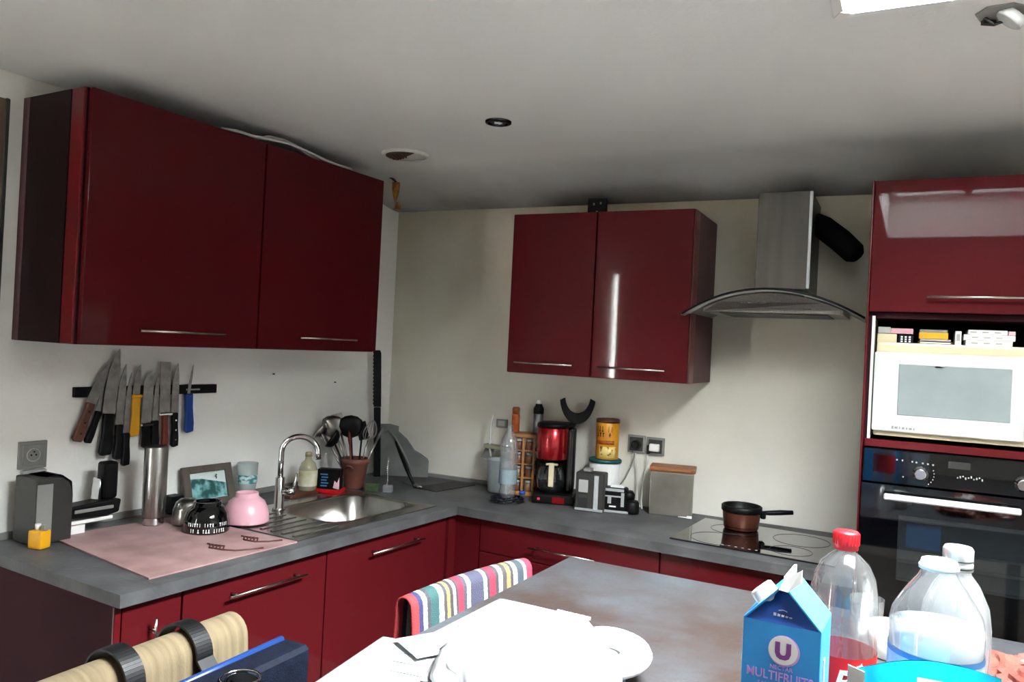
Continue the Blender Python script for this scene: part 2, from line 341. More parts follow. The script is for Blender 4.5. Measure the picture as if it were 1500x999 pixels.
# wall cabinet on the back wall
root = thing('wall_cabinet', 'two-door red gloss wall cabinet left of the cooker hood', 'cabinet', (0, 0, 1.489)); H = .707; x0, x1, xd = .92, 1.733, 1.319
b = B(); D = .347+YB; yc = -.347+D/2
for x in (x0+.009, x1-.009): b.box((x, yc, H/2), (.018, D, H))
b.box(((x0+x1)/2, yc, .009), (x1-x0-.036, D, .018)); b.box(((x0+x1)/2, yc, H-.009), (x1-x0-.036, D, .018)); b.box(((x0+x1)/2, YB-.006, H/2), (x1-x0-.036, .008, H-.036))
b.obj('carcass', 'aub_side', root)
b = B(); b.box((x1-.0005, -.310, H/2), (.004, .072, H-.002)); b.obj('edge_strip', 'red_edge', root)
for a, c, h0, h1 in ((x0, xd, .971, 1.247), (xd, x1, 1.362, 1.648)):
    d = door(root, ((a+c)/2, -.357, H/2), (c-a-.006, .02, H-.004)); bar_handle('handle', ((h0+h1)/2, -.367, .047), (1, 0, 0), h1-h0, (0, -1, 0), d)

# base cabinets: left run (K frame: x out of the front, y along)
def base_cabinet(label, y0, y1, fronts, depth=.56, top=.859):
    root = thing('base_cabinet', label, 'cabinet', Kp(0, (y0+y1)/2, 0), AK); w = y1-y0
    b = B(); b.box((-.05-depth/2, 0, (.121+top)/2), (depth, w-.002, top-.121)); b.obj('carcass', 'aub', root)
    b = B(); b.box((-.09-.3, 0, .06), (.6, w-.002, .118)); b.obj('plinth', 'dark_panel', root)
    for z0, z1, hd in fronts:
        d = door(root, (-.040, 0, (z0+z1)/2), (.02, w-.005, z1-z0-.004), name='drawer' if z1-z0 < .3 else 'door')
        if hd[0] == 'h': bar_handle('handle', (-.03, hd[1]-(y0+y1)/2, hd[3]), (0, 1, 0), hd[2], (1, 0, 0), d)
        else: bar_handle('handle', (-.03, hd[1]-(y0+y1)/2, hd[3]), (0, 0, 1), hd[2], (1, 0, 0), d)
    return root
base_cabinet('narrow red base cabinet at the worktop end with short vertical bar handle', -1.540, -1.352, [(.12, .855, ('v', -1.454, .07, .768))])
base_cabinet('wide red base cabinet below the pink board, long bar handle on its door', -1.350, -.763, [(.12, .855, ('h', -1.045, .32, .798))])
base_cabinet('red sink base cabinet beside the inside corner of the worktop', -.761, -.035, [(.12, .855, ('h', -.388, .32, .798))], top=.735)
b = B(); b.box((-.33, -1.5505, .43), (.60, .018, .855)); r = b.obj('end_panel', 'aub', None, KO, AK)
tag(r, 'dark aubergine end panel closing the left cabinet run under the worktop', 'panel')
b2 = B(); b2.box((-.035, -1.5505, .43), (.012, .02, .85), bev=.003); b2.obj('edge_strip', 'red_edge', r)
# back run (x along, front facing -y)
def back_base(label, xa, xb, fronts, depth=.42):
    root = thing('base_cabinet', label, 'cabinet', Kp((xa+xb)/2, 0, 0), AK); w = xb-xa
    b = B(); b.box((0, .05+depth/2, .49), (w-.002, depth, .738)); b.obj('carcass', 'aub', root)
    b = B(); b.box((0, .09+.15, .06), (w-.002, .3, .118)); b.obj('plinth', 'dark_panel', root)
    for z0, z1, hx, hl, hz in fronts:
        d = door(root, (0, .040, (z0+z1)/2), (w-.005, .02, z1-z0-.004), name='drawer')
        if hl: bar_handle('handle', (hx-(xa+xb)/2, .03, hz), (1, 0, 0), hl, (0, -1, 0), d)
back_base('red drawer cabinet under the worktop below the coffee maker', .103, .917, [(.714, .855, .511, .30, .777), (.416, .714, .511, .30, .60), (.12, .416, .511, .30, .30)])
back_base('red base cabinet below the glass hob', .919, 1.545, [(.714, .855, 1.245, .30, .776), (.416, .714, 1.245, .30, .60), (.12, .416, 1.245, .30, .30)])
b = B(); b.prism([(-.028, .035, .12), (.099, .035, .12), (.099, .05, .12), (-.05, .05, .12), (-.05, -.02, .12), (-.028, -.02, .12)], (0, 0, .735)); o = b.obj('corner_filler', 'red', None, KO, AK)
tag(o, 'red L-shaped filler strip in the inside corner of the base cabinets', 'panel')

# worktop: one L-shaped slab with the sink cut-out
zt, zb = ZC, ZC-.036
def wk(y): # left wall line in K coordinates: x at given y
    p0 = toK(Lp(.003, -2.2)); p1 = toK(Lp(.003, .04)); return p0[0] + (y-p0[1])/(p1[1]-p0[1])*(p1[0]-p0[0])
def bk(x):
    p0 = toK((0, YB-.003, 0)); p1 = toK((2.38, YB-.003, 0)); return p0[1] + (x-p0[0])/(p1[0]-p0[0])*(p1[1]-p0[1])
HX0, HX1, HY0, HY1 = -.505, -.135, -.605, -.105
def xf(y): return (2.385-.791-.0746*y)/.9972
cx_, cy_ = toK(Lp(.003, YB-.005))
polys = [[(wk(-1.566), -1.566), (0, -1.566), (0, HY0), (wk(HY0), HY0)], [(wk(HY0), HY0), (HX0, HY0), (HX0, HY1), (wk(HY1), HY1)], [(HX1, HY0), (0, HY0), (0, HY1), (HX1, HY1)],
         [(wk(HY1), HY1), (0, HY1), (0, 0), (0, bk(0)), (cx_, cy_)], [(0, 0), (xf(0), 0), (xf(bk(1.55)), bk(1.55)), (0, bk(0))]]
b = B()
for P in polys: b.prism([(x, y, zb) for x, y in P], (0, 0, zt-zb))
wt = b.obj('worktop', 'worktop', None, KO, AK); tag(wt, 'grey slate-look L-shaped worktop along the left and back walls', 'worktop')
b = B(); b.prism([(wk(-1.56)+.0, -1.56, zt+.0005), (wk(-1.56)+.012, -1.56, zt+.0005), (wk(-.0)+.012, -.0, zt+.0005), (wk(-.0), -.0, zt+.0005)], (0, 0, .022)); b.obj('upstand', 'grey', wt)
b = B(); b.prism([(.2, bk(.2), zt+.0005), (.2, bk(.2)-.012, zt+.0005), (-.72, bk(-.72)-.012, zt+.0005), (-.72, bk(-.72), zt+.0005)], (0, 0, .018)); b.obj('back_upstand', 'grey', wt)

# ---------------------------------------------------------------- tall oven housing on the right
TX, TW, TY = 2.3875, .645, -.60
root = thing('oven_housing', 'tall red housing for the microwave and the built-in oven', 'cabinet', (TX, 0, 0)); tow = root
b = B(); yb = YB-.004; dp = yb-(TY+.02)
b.box((.009, TY+.02+dp/2, 1.113), (.018, dp, 2.226)); b.box((TW-.009, TY+.02+dp/2, 1.113), (.018, dp, 2.226)); b.box((TW/2, TY+.02+dp/2, 2.217), (TW-.036, dp, .018))
b.box((TW/2, yb-.004, 1.1), (TW-.036, .008, 2.15))
for z in (.65, 1.772): b.box((TW/2, TY+.02+dp/2, z), (TW-.036, dp-.01, .018))
b.obj('carcass', 'aub', root)
b = B()
b.box((.0035, TY+.0095, 1.14), (.007, .019, 2.17), bev=.002); b.box((TW-.005, TY+.0095, 1.14), (.010, .019, 2.17), bev=.002)
b.box((TW/2, TY+.012, 1.3435), (TW-.022, .022, .025), bev=.002); b.obj('face_frame', 'red_edge', root)
for x in (.023, TW-.024): b = B(); b.box((x, TY+.16, 1.563), (.009, .30, .412)); b.obj('niche_lining', 'inside', root)
b = B(); b.box((TW/2, TY+.3, 1.350), (TW-.04, .54, .011)); b.box((TW/2, -.03, 1.565), (TW-.04, .008, .40)); b.obj('niche_shelf', 'dark_panel', root)
# upper door leans a hair, shaped to place the roof window's reflection
b = B(); b.box((0, 0, 0), (TW-.016, .02, .440), bev=.003, seg=2); d = b.obj('door', 'red', root, (TW/2, TY+.008, 2.003)); d.rotation_euler = (rad(-1.2), 0, rad(-.6))
bar_handle('handle', (2.72-TX-TW/2, -.01, 1.832-2.003), (1, 0, 0), .31, (0, -1, 0), d)
b = B(); b.box((TW/2, TY+.01, .40), (TW-.008, .02, .50), bev=.003); b.obj('drawer', 'red', root)
b = B(); b.box((TW/2, TY+.1, .06), (TW-.01, .5, .118)); b.obj('plinth', 'dark_panel', root)

# built-in oven
root = thing('built_in_oven', 'black glass built-in oven with white bar handle and two knobs', 'oven', (TX, TY, 0)); ox0, ox1 = .010, TW-.012; oc = (ox0+ox1)/2; ow = ox1-ox0
b = B(); b.box((oc, .27, .99), (ow-.02, .46, .64)); b.obj('body', 'black', root)
b = B(); b.box((oc, -.004, 1.272), (ow, .022, .112), bev=.003); pan = b.obj('control_panel', 'black_gloss', root)
def knob(x):
    k = B(); k.lathe([(.024, 0), (.024, .004), (.019, .006), (.018, .026), (.015, .030)], (x, -.0155, 1.259), 24, axis='Y', rot=Matrix.Rotation(PI/2, 4, 'X')); return k.obj('knob', 'knob', root)
knob(2.569-TX); knob(2.85-TX)
b = B(); b.box((2.678-TX, -.0155, 1.297), (.062, .002, .022)); b.obj('display', 'dgrey', pan)
b = B()
for i, x in enumerate((2.50, 2.516, 2.545, 2.557, 2.575, 2.59, 2.605)): b.box((x-TX, -.0156, 1.297-.001*i), (.005, .002, .005))
for i in range(10): b.box((2.675-TX+.0075*i, -.0156, 1.258+.003*((i*7) % 3)), (.004, .002, .004+.003*(i % 2)))
for a in range(0, 6): b.box((2.569-TX+.04*math.cos(-.9+.25*a), -.0156, 1.259+.04*math.sin(-.9+.25*a)), (.003, .002, .003))
b.box((2.52-TX, -.0156, 1.243), (.004, .002, .004)); b.obj('print_marks', 'lgrey', pan)
# door: black surround with a window, inner glass, trays behind
dz0, dz1 = .675, 1.212; wx0, wx1, wz0, wz1 = 2.512-TX, ox1-.115, .905, 1.118
b = B()
b.box(((ox0+wx0)/2, -.006, (dz0+dz1)/2), (wx0-ox0, .026, dz1-dz0)); b.box(((ox1+wx1)/2, -.006, (dz0+dz1)/2), (ox1-wx1, .026, dz1-dz0))
b.box(((wx0+wx1)/2, -.006, (dz1+wz1)/2), (wx1-wx0, .026, dz1-wz1)); b.box(((wx0+wx1)/2, -.006, (dz0+wz0)/2), (wx1-wx0, .026, wz0-dz0))
od = b.obj('door', 'black_gloss', root)
b = B(); b.box(((wx0+wx1)/2, -.012, (wz0+wz1)/2), (wx1-wx0, .005, wz1-wz0)); b.obj('pane', 'smoke', od)
b = B(); b.box(((wx0+wx1)/2, .030, (wz0+wz1)/2), (wx1-wx0, .004, wz1-wz0)); b.obj('cavity_back', mat('oven_cavity', (.17, .175, .18), .6, c2=(.09, .09, .09), scale=7), od)
b = B(); b.box(((wx0+wx1)/2, .010, 1.008), (wx1-wx0-.01, .02, .004)); b.box(((wx0+wx1)/2, .012, .962), (wx1-wx0-.01, .02, .004)); b.obj('rack', 'steel', od)
b = B(); b.box((wx0+.075, .018, 1.05), (.10, .004, .08)); b.obj('blue_film', 'blue_print', od)
b = B(); b.box((2.466-TX+.19, -.052, 1.178), (.38, .014, .021), bev=.004)
for x in (.04, .34): b.box((2.466-TX+x, -.034, 1.178), (.016, .03, .012))
b.obj('handle', 'white_handle', od)

# microwave in the niche
root = thing('microwave', 'cream and white microwave oven inside the tall red housing', 'microwave', (TX, TY, 1.356))
mx0, mx1, mh = .036, TW-.045, .312
b = B(); b.box(((mx0+mx1)/2, .18, .014+mh/2), (mx1-mx0, .34, mh), bev=.008, seg=2); b.obj('body', 'cream', root)
b = B()
for x in (mx0+.04, mx1-.04):
    for y in (.05, .30): b.cyl((x, y, 0), .012, .015, 10)
b.obj('foot', 'black', root)
b = B(); b.box((2.622-TX+.012, .004, .162), (.43, .018, .262), bev=.006, seg=2); dr = b.obj('door', 'mwdoor', root)
b = B(); b.box((2.652-TX, -.0045, .171), (.318, .004, .168), bev=.0015); b.obj('window_pane', 'mwwin', dr)
b = B(); b.prism([(2.59-TX, -.0065, .258), (2.63-TX, -.0065, .258), (2.62-TX, -.0065, .248), (2.60-TX, -.0065, .248)], (0, .004, 0)); b.obj('latch_mark', 'mwdoor', dr)
b = B(); b.box((2.855-TX+.055, .004, .165), (.075, .016, .27), bev=.004); cp = b.obj('control_panel', 'cream', root)
b = B()
for i, w_ in enumerate((.006, .010, .004, .008, .005, .009, .004)): b.box((2.482-TX+.0105*i, -.0055, .045-.0002*i), (w_, .001, .007 if i else .010))
b.obj('print_marks', 'grey', dr)
k = B()
for z in (.09, .21): k.lathe([(.02, 0), (.018, .016)], (2.92-TX, -.005, z), 20, rot=Matrix.Rotation(PI/2, 4, 'X'))
k.obj('knob', 'lgrey', cp)

# boxes and books lying on the microwave (each a thing)
zm = 1.356+.014+mh
def slab(name, label, cat, x0, x1, z0, h, m, y=.06, d=.12, rz=0, parts=(), group='packets on the microwave'):
    o = thing(name, label, cat, ((x0+x1)/2, TY+y+d/2, z0), rz, group); b = B(); b.box((0, 0, h/2), (x1-x0, d, h), bev=.0015); b.obj('cover', m, o)
    for nm, c, dd, mm in parts: b = B(); b.box(c, dd); b.obj(nm, mm, o)
    return o
slab('box', 'cream carton at the left on the microwave, under the pink book', 'box', 2.422, 2.482, zm, .030, 'cream')
slab('book', 'black and white patterned book beside the cream carton on the microwave', 'book', 2.486, 2.532, zm, .027, 'black', parts=[('print_marks', (-.012+.012*(i % 3), -.0605, .006+.0075*(i//3)), (.006, .001, .005), 'print_white') for i in range(9)])
slab('book', 'grey book leaning at the far left on the microwave', 'book', 2.424, 2.462, zm+.031, .022, 'lgrey')
slab('book', 'pink paperback on top of the patterned book on the microwave', 'book', 2.464, 2.532, zm+.031, .018, 'pink', y=.055, rz=-.03)
slab('book', 'brown striped book under the yellow box on the microwave', 'book', 2.546, 2.648, zm, .009, 'brownwood', parts=[('page_block', (0, -.0605, .0045), (.09, .001, .004), 'milk')])
slab('book', 'thin pale magazine between brown book and yellow box on the microwave', 'book', 2.552, 2.642, zm+.0095, .007, 'lgrey')
slab('box', 'flat yellow box in the middle of the microwave top', 'box', 2.548, 2.634, zm+.017, .022, 'yellow')
slab('box', 'flat grey box on top of the yellow box on the microwave', 'box', 2.550, 2.632, zm+.0395, .009, 'grey')
slab('box', 'narrow white box standing upright between yellow and white packets', 'box', 2.654, 2.672, zm, .046, 'white', parts=[('print_marks', (0, -.0605, .025), (.010, .001, .022), 'lgrey')])
for i, (a, c, z, h, lb) in enumerate(((2.684, 2.815, 0, .018, 'lowest white medicine box in the stack on the microwave'), (2.678, 2.822, .0185, .018, 'middle white medicine box in the stack on the microwave'), (2.69, 2.80, .037, .015, 'topmost white medicine box in the stack on the microwave'))):
    slab('box', lb, 'box', a, c, zm+z, h, 'white', parts=[('print_marks', (-.04+.034*k, -.0605, h*.5), (.018, .001, .005), 'lgrey') for k in range(3)])
slab('box', 'small pink-ended packet beside the white medicine boxes', 'box', 2.803, 2.822, zm+.037, .013, 'pinkpale')

# ---------------------------------------------------------------- cooker hood
root = thing('cooker_hood', 'steel chimney cooker hood with curved glass canopy above the hob', 'hood', (2.045, 0, 1.76))
b = B(); xh = 2.066-2.045; b.box((xh, (-.30+YB)/2-.002, .31), (.198, .30+YB-.004, .380), bev=.002); b.obj('chimney', 'steel_hood', root)
b = B(); b.box((xh+.098, -.299, .31), (.012, .010, .376), bev=.002); b.obj('edge_highlight', 'foil', root)  # pale metal strip standing in for the highlight along the chimney's edge
b = B()
def canopy(u, v):  # arched sheet, front edge bowed
    x = -.335+.67*u; s = 2*u-1; z = .098*(1-s*s)+.004; yf = -.50+.08*s*s; return Vector((x, yf+(YB-.02-yf)*v, z))
b.grid(canopy, 28, 6); b.obj('glass_canopy', 'hoodglass', root, solid=.006)
b = B()
n = 16; arc = [(-.255+.51*i/n) for i in range(n+1)]
front = [(x, -.44+.8*x*x, .098*(1-(x/.335)**2)-.006) for x in arc]
b.prism(front + [(.255, -.44+.8*.065, .022), (-.255, -.44+.8*.065, .022)], (0, .40, 0)); hb = b.obj('filter_body', 'steel', root)
b = B()
for i in range(7): b.box((-.10+.016*i, -.446+.002*abs(i-3), .055), (.010, .004, .006))
b.box((.08, -.446, .034), (.14, .003, .003)); b.obj('switch', 'dgrey', hb)
b = B(); b.box((0, -.20, .0200), (.40, .30, .004)); b.obj('filter_grille', 'dgrey', hb)
b = B(); b.tube([(x, -.500+.08*(x/.335)**2, .098*(1-(x/.335)**2)+.006) for x in [-.33+.66*i/24 for i in range(25)]], .0045, 6); b.obj('canopy_edge', 'black', root)

b = B(); b.tube([(.115, -.10, .405), (.150, -.115, .385), (.215, -.145, .330), (.270, -.170, .275), (.283, -.176, .262)], [.044, .047, .047, .044, .030], 18); b.obj('exhaust_duct', 'duct', root)
# glass hob, flush on the worktop
hx0, hx1, hy0, hy1 = .933, 1.53, .085, .545
root = thing('glass_hob', 'black glass ceramic hob in the worktop under the hood', 'hob', Kp(0, 0, ZC), AK)
b = B(); b.box(((hx0+hx1)/2, (hy0+hy1)/2, .0035), (hx1-hx0, hy1-hy0, .006), bev=.0015); b.obj('glass_plate', 'hob', root)
b = B()
for x, y, r in ((1.09, .40, .085), (1.36, .40, .105), (1.09, .20, .105), (1.36, .20, .075)):
    b.tube([(x+r*math.cos(2*PI*i/40), y+r*math.sin(2*PI*i/40), .0066) for i in range(40)], .0009, 4, closed=True)
b.obj('cooking_zone', mat('zone_print', (.03, .03, .03), .4), root)
b = B()
for i in range(7): b.box((1.13+.025*i, .115, .0067), (.009, .005, .0006))
b.obj('touch_key', 'lgrey', root)

# saucepan
root = thing('saucepan', 'copper-brown saucepan with black rim and long handle on the hob', 'pan', (1.935, -.165, ZC+.0085), 0)
b = B(); b.lathe([(.064, 0), (.069, .004), (.074, .05), (.0765, .072)], n=36, cap=False); b.lathe([(.001, 0.0002), (.064, .0)], n=36, cap=False); b.obj('body', 'copper', root)
b = B(); b.lathe([(.0765, .070), (.081, .074), (.081, .094), (.076, .097), (.073, .09), (.070, .012), (.001, .010)], n=36, cap=False); b.obj('rim', 'black', root)
b = B(); b.tube([(.074, .034, .068), (.105, .047, .070), (.145, .064, .074), (.19, .083, .077)], [.008, .010, .011, .009], 10); b.box((.079, .035, .060), (.02, .03, .03), rz=.42, bev=.004); b.obj('handle', 'black', root)

# ---------------------------------------------------------------- sink
root = thing('sink', 'inset stainless steel sink with ribbed drainer in the left worktop', 'sink', Kp(0, 0, ZC), AK)
SX0, SX1, SY0, SY1 = -.575, -.065, -.872, -.065
b = B(); tz = .0042
for x0, x1, y0, y1 in ((SX0, SX1, SY0, HY0), (SX0, SX1, HY1, SY1), (SX0, HX0, HY0, HY1), (HX1, SX1, HY0, HY1)): b.box(((x0+x1)/2, (y0+y1)/2, tz/2+.0002), (x1-x0, y1-y0, tz))
b.obj('rim', 'steel_sink', root)
b = B(); n = 44
def ring(z, inset, k=4.5):
    hx, hy = (HX1-HX0)/2+.0015-inset, (HY1-HY0)/2+.0015-inset; o = []
    for i in range(n):
        a = 2*PI*i/n; c, s = math.cos(a), math.sin(a); o.append(((HX0+HX1)/2+hx*math.copysign(abs(c)**(2/k), c), (HY0+HY1)/2+hy*math.copysign(abs(s)**(2/k), s), z))
    return o
rows = [[b.bm.verts.new(p) for p in ring(z, i, k)] for z, i, k in ((.0047, -.012, 9), (.0045, .004, 5), (-.004, .010, 4.5), (-.10, .026, 4.5), (-.138, .04, 4), (-.148, .07, 3.5))]
for r0, r1 in zip(rows, rows[1:]):
    for i in range(n): f = b.bm.faces.new((r0[i], r0[(i+1) % n], r1[(i+1) % n], r1[i])); f.smooth = True
b.bm.faces.new(rows[-1]); b.obj('basin', 'steel_sink', root)
b = B(); b.lathe([(.04, 0), (.04, .003), (.03, .004), (.02, .002)], ((HX0+HX1)/2, (HY0+HY1)/2, -.147), 24); b.obj('drain', 'chrome', root)
for i in range(8):
    b = B(); x = -.50+.055*i; b.box((x, -.735, .006), (.014, .22, .005), bev=.0022, seg=2); b.obj('drainer_rib', 'steel_sink', root)
# mixer tap
root = thing('mixer_tap', 'chrome gooseneck mixer tap with side lever behind the sink', 'tap', (.275, -1.063, ZC+.0048))
rv = Vector((.894, .447, 0))
b = B(); b.lathe([(.026, 0), (.026, .008), (.020, .012), (.0185, .13), (.014, .135)], n=24); b.obj('body', 'chrome', root)
pts = [(0, 0, .13), (0, 0, .20), (0, 0, .235)] + [tuple(rv*(.074-.074*math.cos(a))+Vector((0, 0, .235+.065*math.sin(a)))) for a in [PI*i/14 for i in range(1, 15)]] + [tuple(rv*.150+Vector((0, 0, .212)))]
b = B(); b.tube(pts, .0115, 14); b.obj('spout', 'chrome', root)
b = B(); b.tube([rv*.015+Vector((0, 0, .078)), rv*.062+Vector((0, 0, .078))], .017, 16); b.obj('cartridge', 'chrome', root)
b = B(); b.tube([rv*.056+Vector((0, 0, .078)), rv*.060+Vector((0, 0, .11)), rv*.066+Vector((0, 0, .15))], [.007, .006, .0045], 8); b.obj('lever', 'chrome', root)
# ---------------------------------------------------------------- pink board with printed stems
A = [(-.690, -1.372), (-.062, -1.440), (-.055, -.884), (-.655, -.905)]
b = B(); b.prism([(x, y, 0) for x, y in A], (0, 0, .005)); pm = b.obj('pastry_board', 'pink_mat', None, Kp(0, 0, ZC+.0004), AK); tag(pm, 'worn pink pastry board lying on the worktop beside the sink', 'board')
def stem(pts, r=.003): b = B(); b.tube([(x, y, .0062) for x, y in pts], r, 6); return b
for P in ([(-.20, -1.13), (-.15, -1.12), (-.11, -1.10), (-.085, -1.06), (-.07, -1.02)], [(-.20, -.99), (-.15, -.985), (-.12, -.955), (-.10, -.91)]):
    s = stem(P, .0035); x, y = P[0]
    for k in range(5): s.tube([(x+.012*k, y+.004*k, .0062), (x+.012*k-.03, y+.03+.004*k, .0062), (x+.012*k-.045, y+.028, .0062)], .0028, 5)
    s.obj('printed_stem', 'stem', pm)

# ---------------------------------------------------------------- things along the left worktop
# countertop machine with arm and upright (L frame)
zt2 = ZC+.0003
root = thing('kitchen_machine', 'dark grey countertop machine with black arm and upright grip, under the socket', 'machine', Lp(.10, -1.86, zt2), AL)
b = B(); b.prism([(-.055, -.065, 0), (-.055, .060, 0), (-.055, .060, .15), (-.055, .048, .19), (-.055, .022, .212), (-.055, -.065, .215)], (.12, 0, 0)); b.obj('body', 'dgrey', root, bevel=.006)
b = B(); b.box((.066, -.035, .10), (.004, .05, .19), bev=.001); b.obj('side_panel', 'grey', root)
b = B(); b.prism([(-.048, -.03, .2155), (-.048, .034, .2155), (-.048, .068, .19), (-.048, .073, .14), (-.048, .062, .14), (-.048, .0615, .18), (-.048, .025, .2155)], (.09, 0, 0)); b.obj('lid', 'black', root, bevel=.003)
b = B(); b.box((.0, .068, .130), (.03, .012, .03), bev=.002); b.obj('latch', 'chrome', root)
b = B(); b.prism([(-.03, .0625, .060), (-.03, .20, .052), (-.03, .245, .060), (-.03, .252, .105), (-.03, .21, .108), (-.03, .0625, .100)], (.07, 0, 0)); b.obj('arm', 'black', root, bevel=.006)
b = B(); b.box((.0425, .15, .083), (.005, .14, .012), bev=.002); b.obj('trim_strip', 'grey', root)
b = B(); b.box((.005, .217, .172), (.05, .055, .130), bev=.018, seg=3); b.obj('grip', 'black', root)
b = B(); b.prism([(-.02, .175, .1075), (-.02, .184, .1075), (-.02, .184, .18), (-.02, .18, .18)], (.04, 0, 0)); b.obj('guard', 'chrome', root)
b = B(); b.box((.005, .15, .044), (.06, .15, .012), bev=.002); b.box((.0, .1, .018), (.05, .06, .036)); b.obj('base_foot', 'white', root)
root = thing('jar', 'small yellow tub with two pale stubs in front of the grey machine', 'jar', (.085, -1.925, zt2), .2)
b = B(); b.box((0, 0, .029), (.050, .042, .057), bev=.008, seg=2); b.obj('body', 'yellow', root)
b = B(); b.cyl((-.008, 0, .057), .009, .018, 12); b.obj('stub', 'white', root)
b = B(); b.box((.018, .0, .066), (.018, .016, .018), bev=.002); b.obj('stub', 'grey', root)
# sockets
def socket(name, label, loc, rz, size=.088, plug=None, under=False):
    root = thing(name, label, 'socket', loc, rz)      # local x = out of the wall
    b = B(); b.box((.006, 0, 0), (.011, size, size), bev=.003, seg=2); b.obj('plate', 'grey', root)
    b = B(); b.box((.0125, 0, 0), (.004, size*.76, size*.76), bev=.001); ins = b.obj('insert', 'dgrey' if plug else 'grey', root)
    if plug is None:
        b = B(); b.lathe([(.021, .0035), (.019, .0005), (.018, .0005), (.001, .0003)], (.0125, 0, 0), 24, rot=Matrix.Rotation(PI/2, 4, 'Y'), cap=False); b.lathe([(.023, .001), (.023, .004), (.021, .004)], (.0115, 0, 0), 24, rot=Matrix.Rotation(PI/2, 4, 'Y'), cap=False); b.obj('well', 'lgrey', root)
        b = B()
        for y in (-.008, .008): b.cyl((.0128, y, 0), .003, .003, 10, axis='X')
        b.cyl((.0128, 0, .011), .0025, .006, 10, axis='X'); b.obj('pin', 'black', root)
    if under: b = B(); b.box((.012, .004, -.065), (.022, size*.85, .030), bev=.003); b.obj('junction_box', 'lgrey', root)
    return root
socket('wall_socket', 'grey square wall socket above the countertop machine', Lp(.0, -1.852, 1.164), AL, .092, None, True)
# magnetic rack and knives
root = thing('knife_rack', 'black magnetic knife strip on the left wall', 'rack', Lp(0, -1.423, 1.370), AL)
b = B(); b.box((.011, 0, 0), (.021, .602, .036), bev=.002); b.obj('bar', 'black', root)
b = B(); b.box((.0222, .19, -.001), (.002, .05, .006)); b.box((.0222, .155, -.001), (.002, .008, .008)); b.obj('print_marks', 'lgrey', root)
def knife(label, tip, bol, end, bw, hw, hm, rivets=0, square=False, point=.5, off=.0235, bulge=False, guard=None, tipcut=.0):
    """blade held on the strip: tip, bolster, handle end in (along, height); bw, hw widths"""
    T, Q, E = (Vector((0, *p)) for p in (tip, bol, end)); root = thing('kitchen_knife', label, 'knife', Lp(off, Q.y, Q.z), AL, 'knives on the magnetic strip')
    T, E = T-Q, E-Q; d = T.normalized(); s = Vector((0, d.z, -d.y)); h = bw/2; L = T.length
    if square: P = [-s*h, -s*h+d*L, s*h+d*(L-.002), s*h]
    elif bulge: P = [-s*h, -s*h+d*L*.80, -s*h*.5+d*L*.93, s*h*.3+d*L, s*h+d*L*.985, s*h]
    else: P = [-s*h, -s*h*.98+d*L*.35, -s*h*.75+d*L*.68, -s*h*.05+d*L*.92, s*h*.5+d*L, s*h*.85+d*L*.7, s*h]
    b = B(); b.prism([p for p in P], (.0022, 0, 0)); b.obj('blade', 'blade', root)
    e = E.normalized(); s2 = Vector((0, e.z, -e.y)); H = E.length; k = hw/2
    P = [-s2*k*.8, -s2*k*.75+e*H*.35, -s2*k+e*H*.75, -s2*k*.9+e*H*.97, s2*k*.6+e*H, s2*k*1.05+e*H*.93, s2*k*.8+e*H*.5, s2*k*.95]
    b = B(); b.prism([p+Vector((-.006, 0, 0)) for p in P], (.017, 0, 0)); b.obj('handle', hm, root, bevel=.004)
    if rivets:
        for i in range(rivets):
            b = B(); b.cyl(e*H*(.22+.28*i)+Vector((.0108, 0, 0)), .0035, .0012, 10, axis='X'); b.obj('rivet', 'chrome', root)
    if guard: b = B(); b.box(e*.006+Vector((.003, 0, 0)), (.022, bw*1.25 if guard == 1 else bw*1.5, .012), bev=.003); b.obj('bolster', 'chrome' if guard == 1 else hm, root)
knife('boning knife with riveted brown wooden handle, first on the strip', (-1.608, 1.478), (-1.668, 1.331), (-1.716, 1.197), .040, .036, 'brownwood', 3)
knife('slim knife with black handle tucked behind the brown-handled one', (-1.590, 1.490), (-1.634, 1.300), (-1.674, 1.188), .030, .026, 'black', 0, off=.0205)
knife('long chef knife reaching highest up, black handle', (-1.582, 1.528), (-1.600, 1.291), (-1.610, 1.139), .052, .046, 'black', off=.0275)
knife('broad-bladed knife with low black handle, right of the long chef knife', (-1.552, 1.471), (-1.560, 1.249), (-1.563, 1.120), .034, .032, 'black', off=.031)
knife('narrow slicing knife whose black handle hangs lowest', (-1.528, 1.441), (-1.534, 1.217), (-1.532, 1.095), .024, .031, 'black', off=.0345)
knife('pointed boning knife with bright yellow plastic handle', (-1.487, 1.469), (-1.493, 1.357), (-1.497, 1.199), .030, .042, 'yellow', guard=2)
knife('broad santoku knife with rounded tip beside the yellow handle', (-1.440, 1.443), (-1.446, 1.247), (-1.441, 1.153), .042, .036, 'black', bulge=True, guard=1)
knife('thin narrow knife with black handle left of the square cleaver', (-1.408, 1.438), (-1.411, 1.255), (-1.408, 1.153), .022, .034, 'black', off=.0265)
knife('square-ended cleaver with red wooden handle and steel ends', (-1.378, 1.481), (-1.372, 1.284), (-1.366, 1.154), .046, .026, 'redwood', square=True, guard=1, off=.030)
knife('pointed chef knife with riveted black handle right of the cleaver', (-1.326, 1.475), (-1.324, 1.281), (-1.319, 1.145), .034, .030, 'black', 3, off=.0255)
knife('small knife with bright blue handle, last on the strip', (-1.248, 1.470), (-1.262, 1.353), (-1.254, 1.196), .013, .040, 'blue', guard=2)
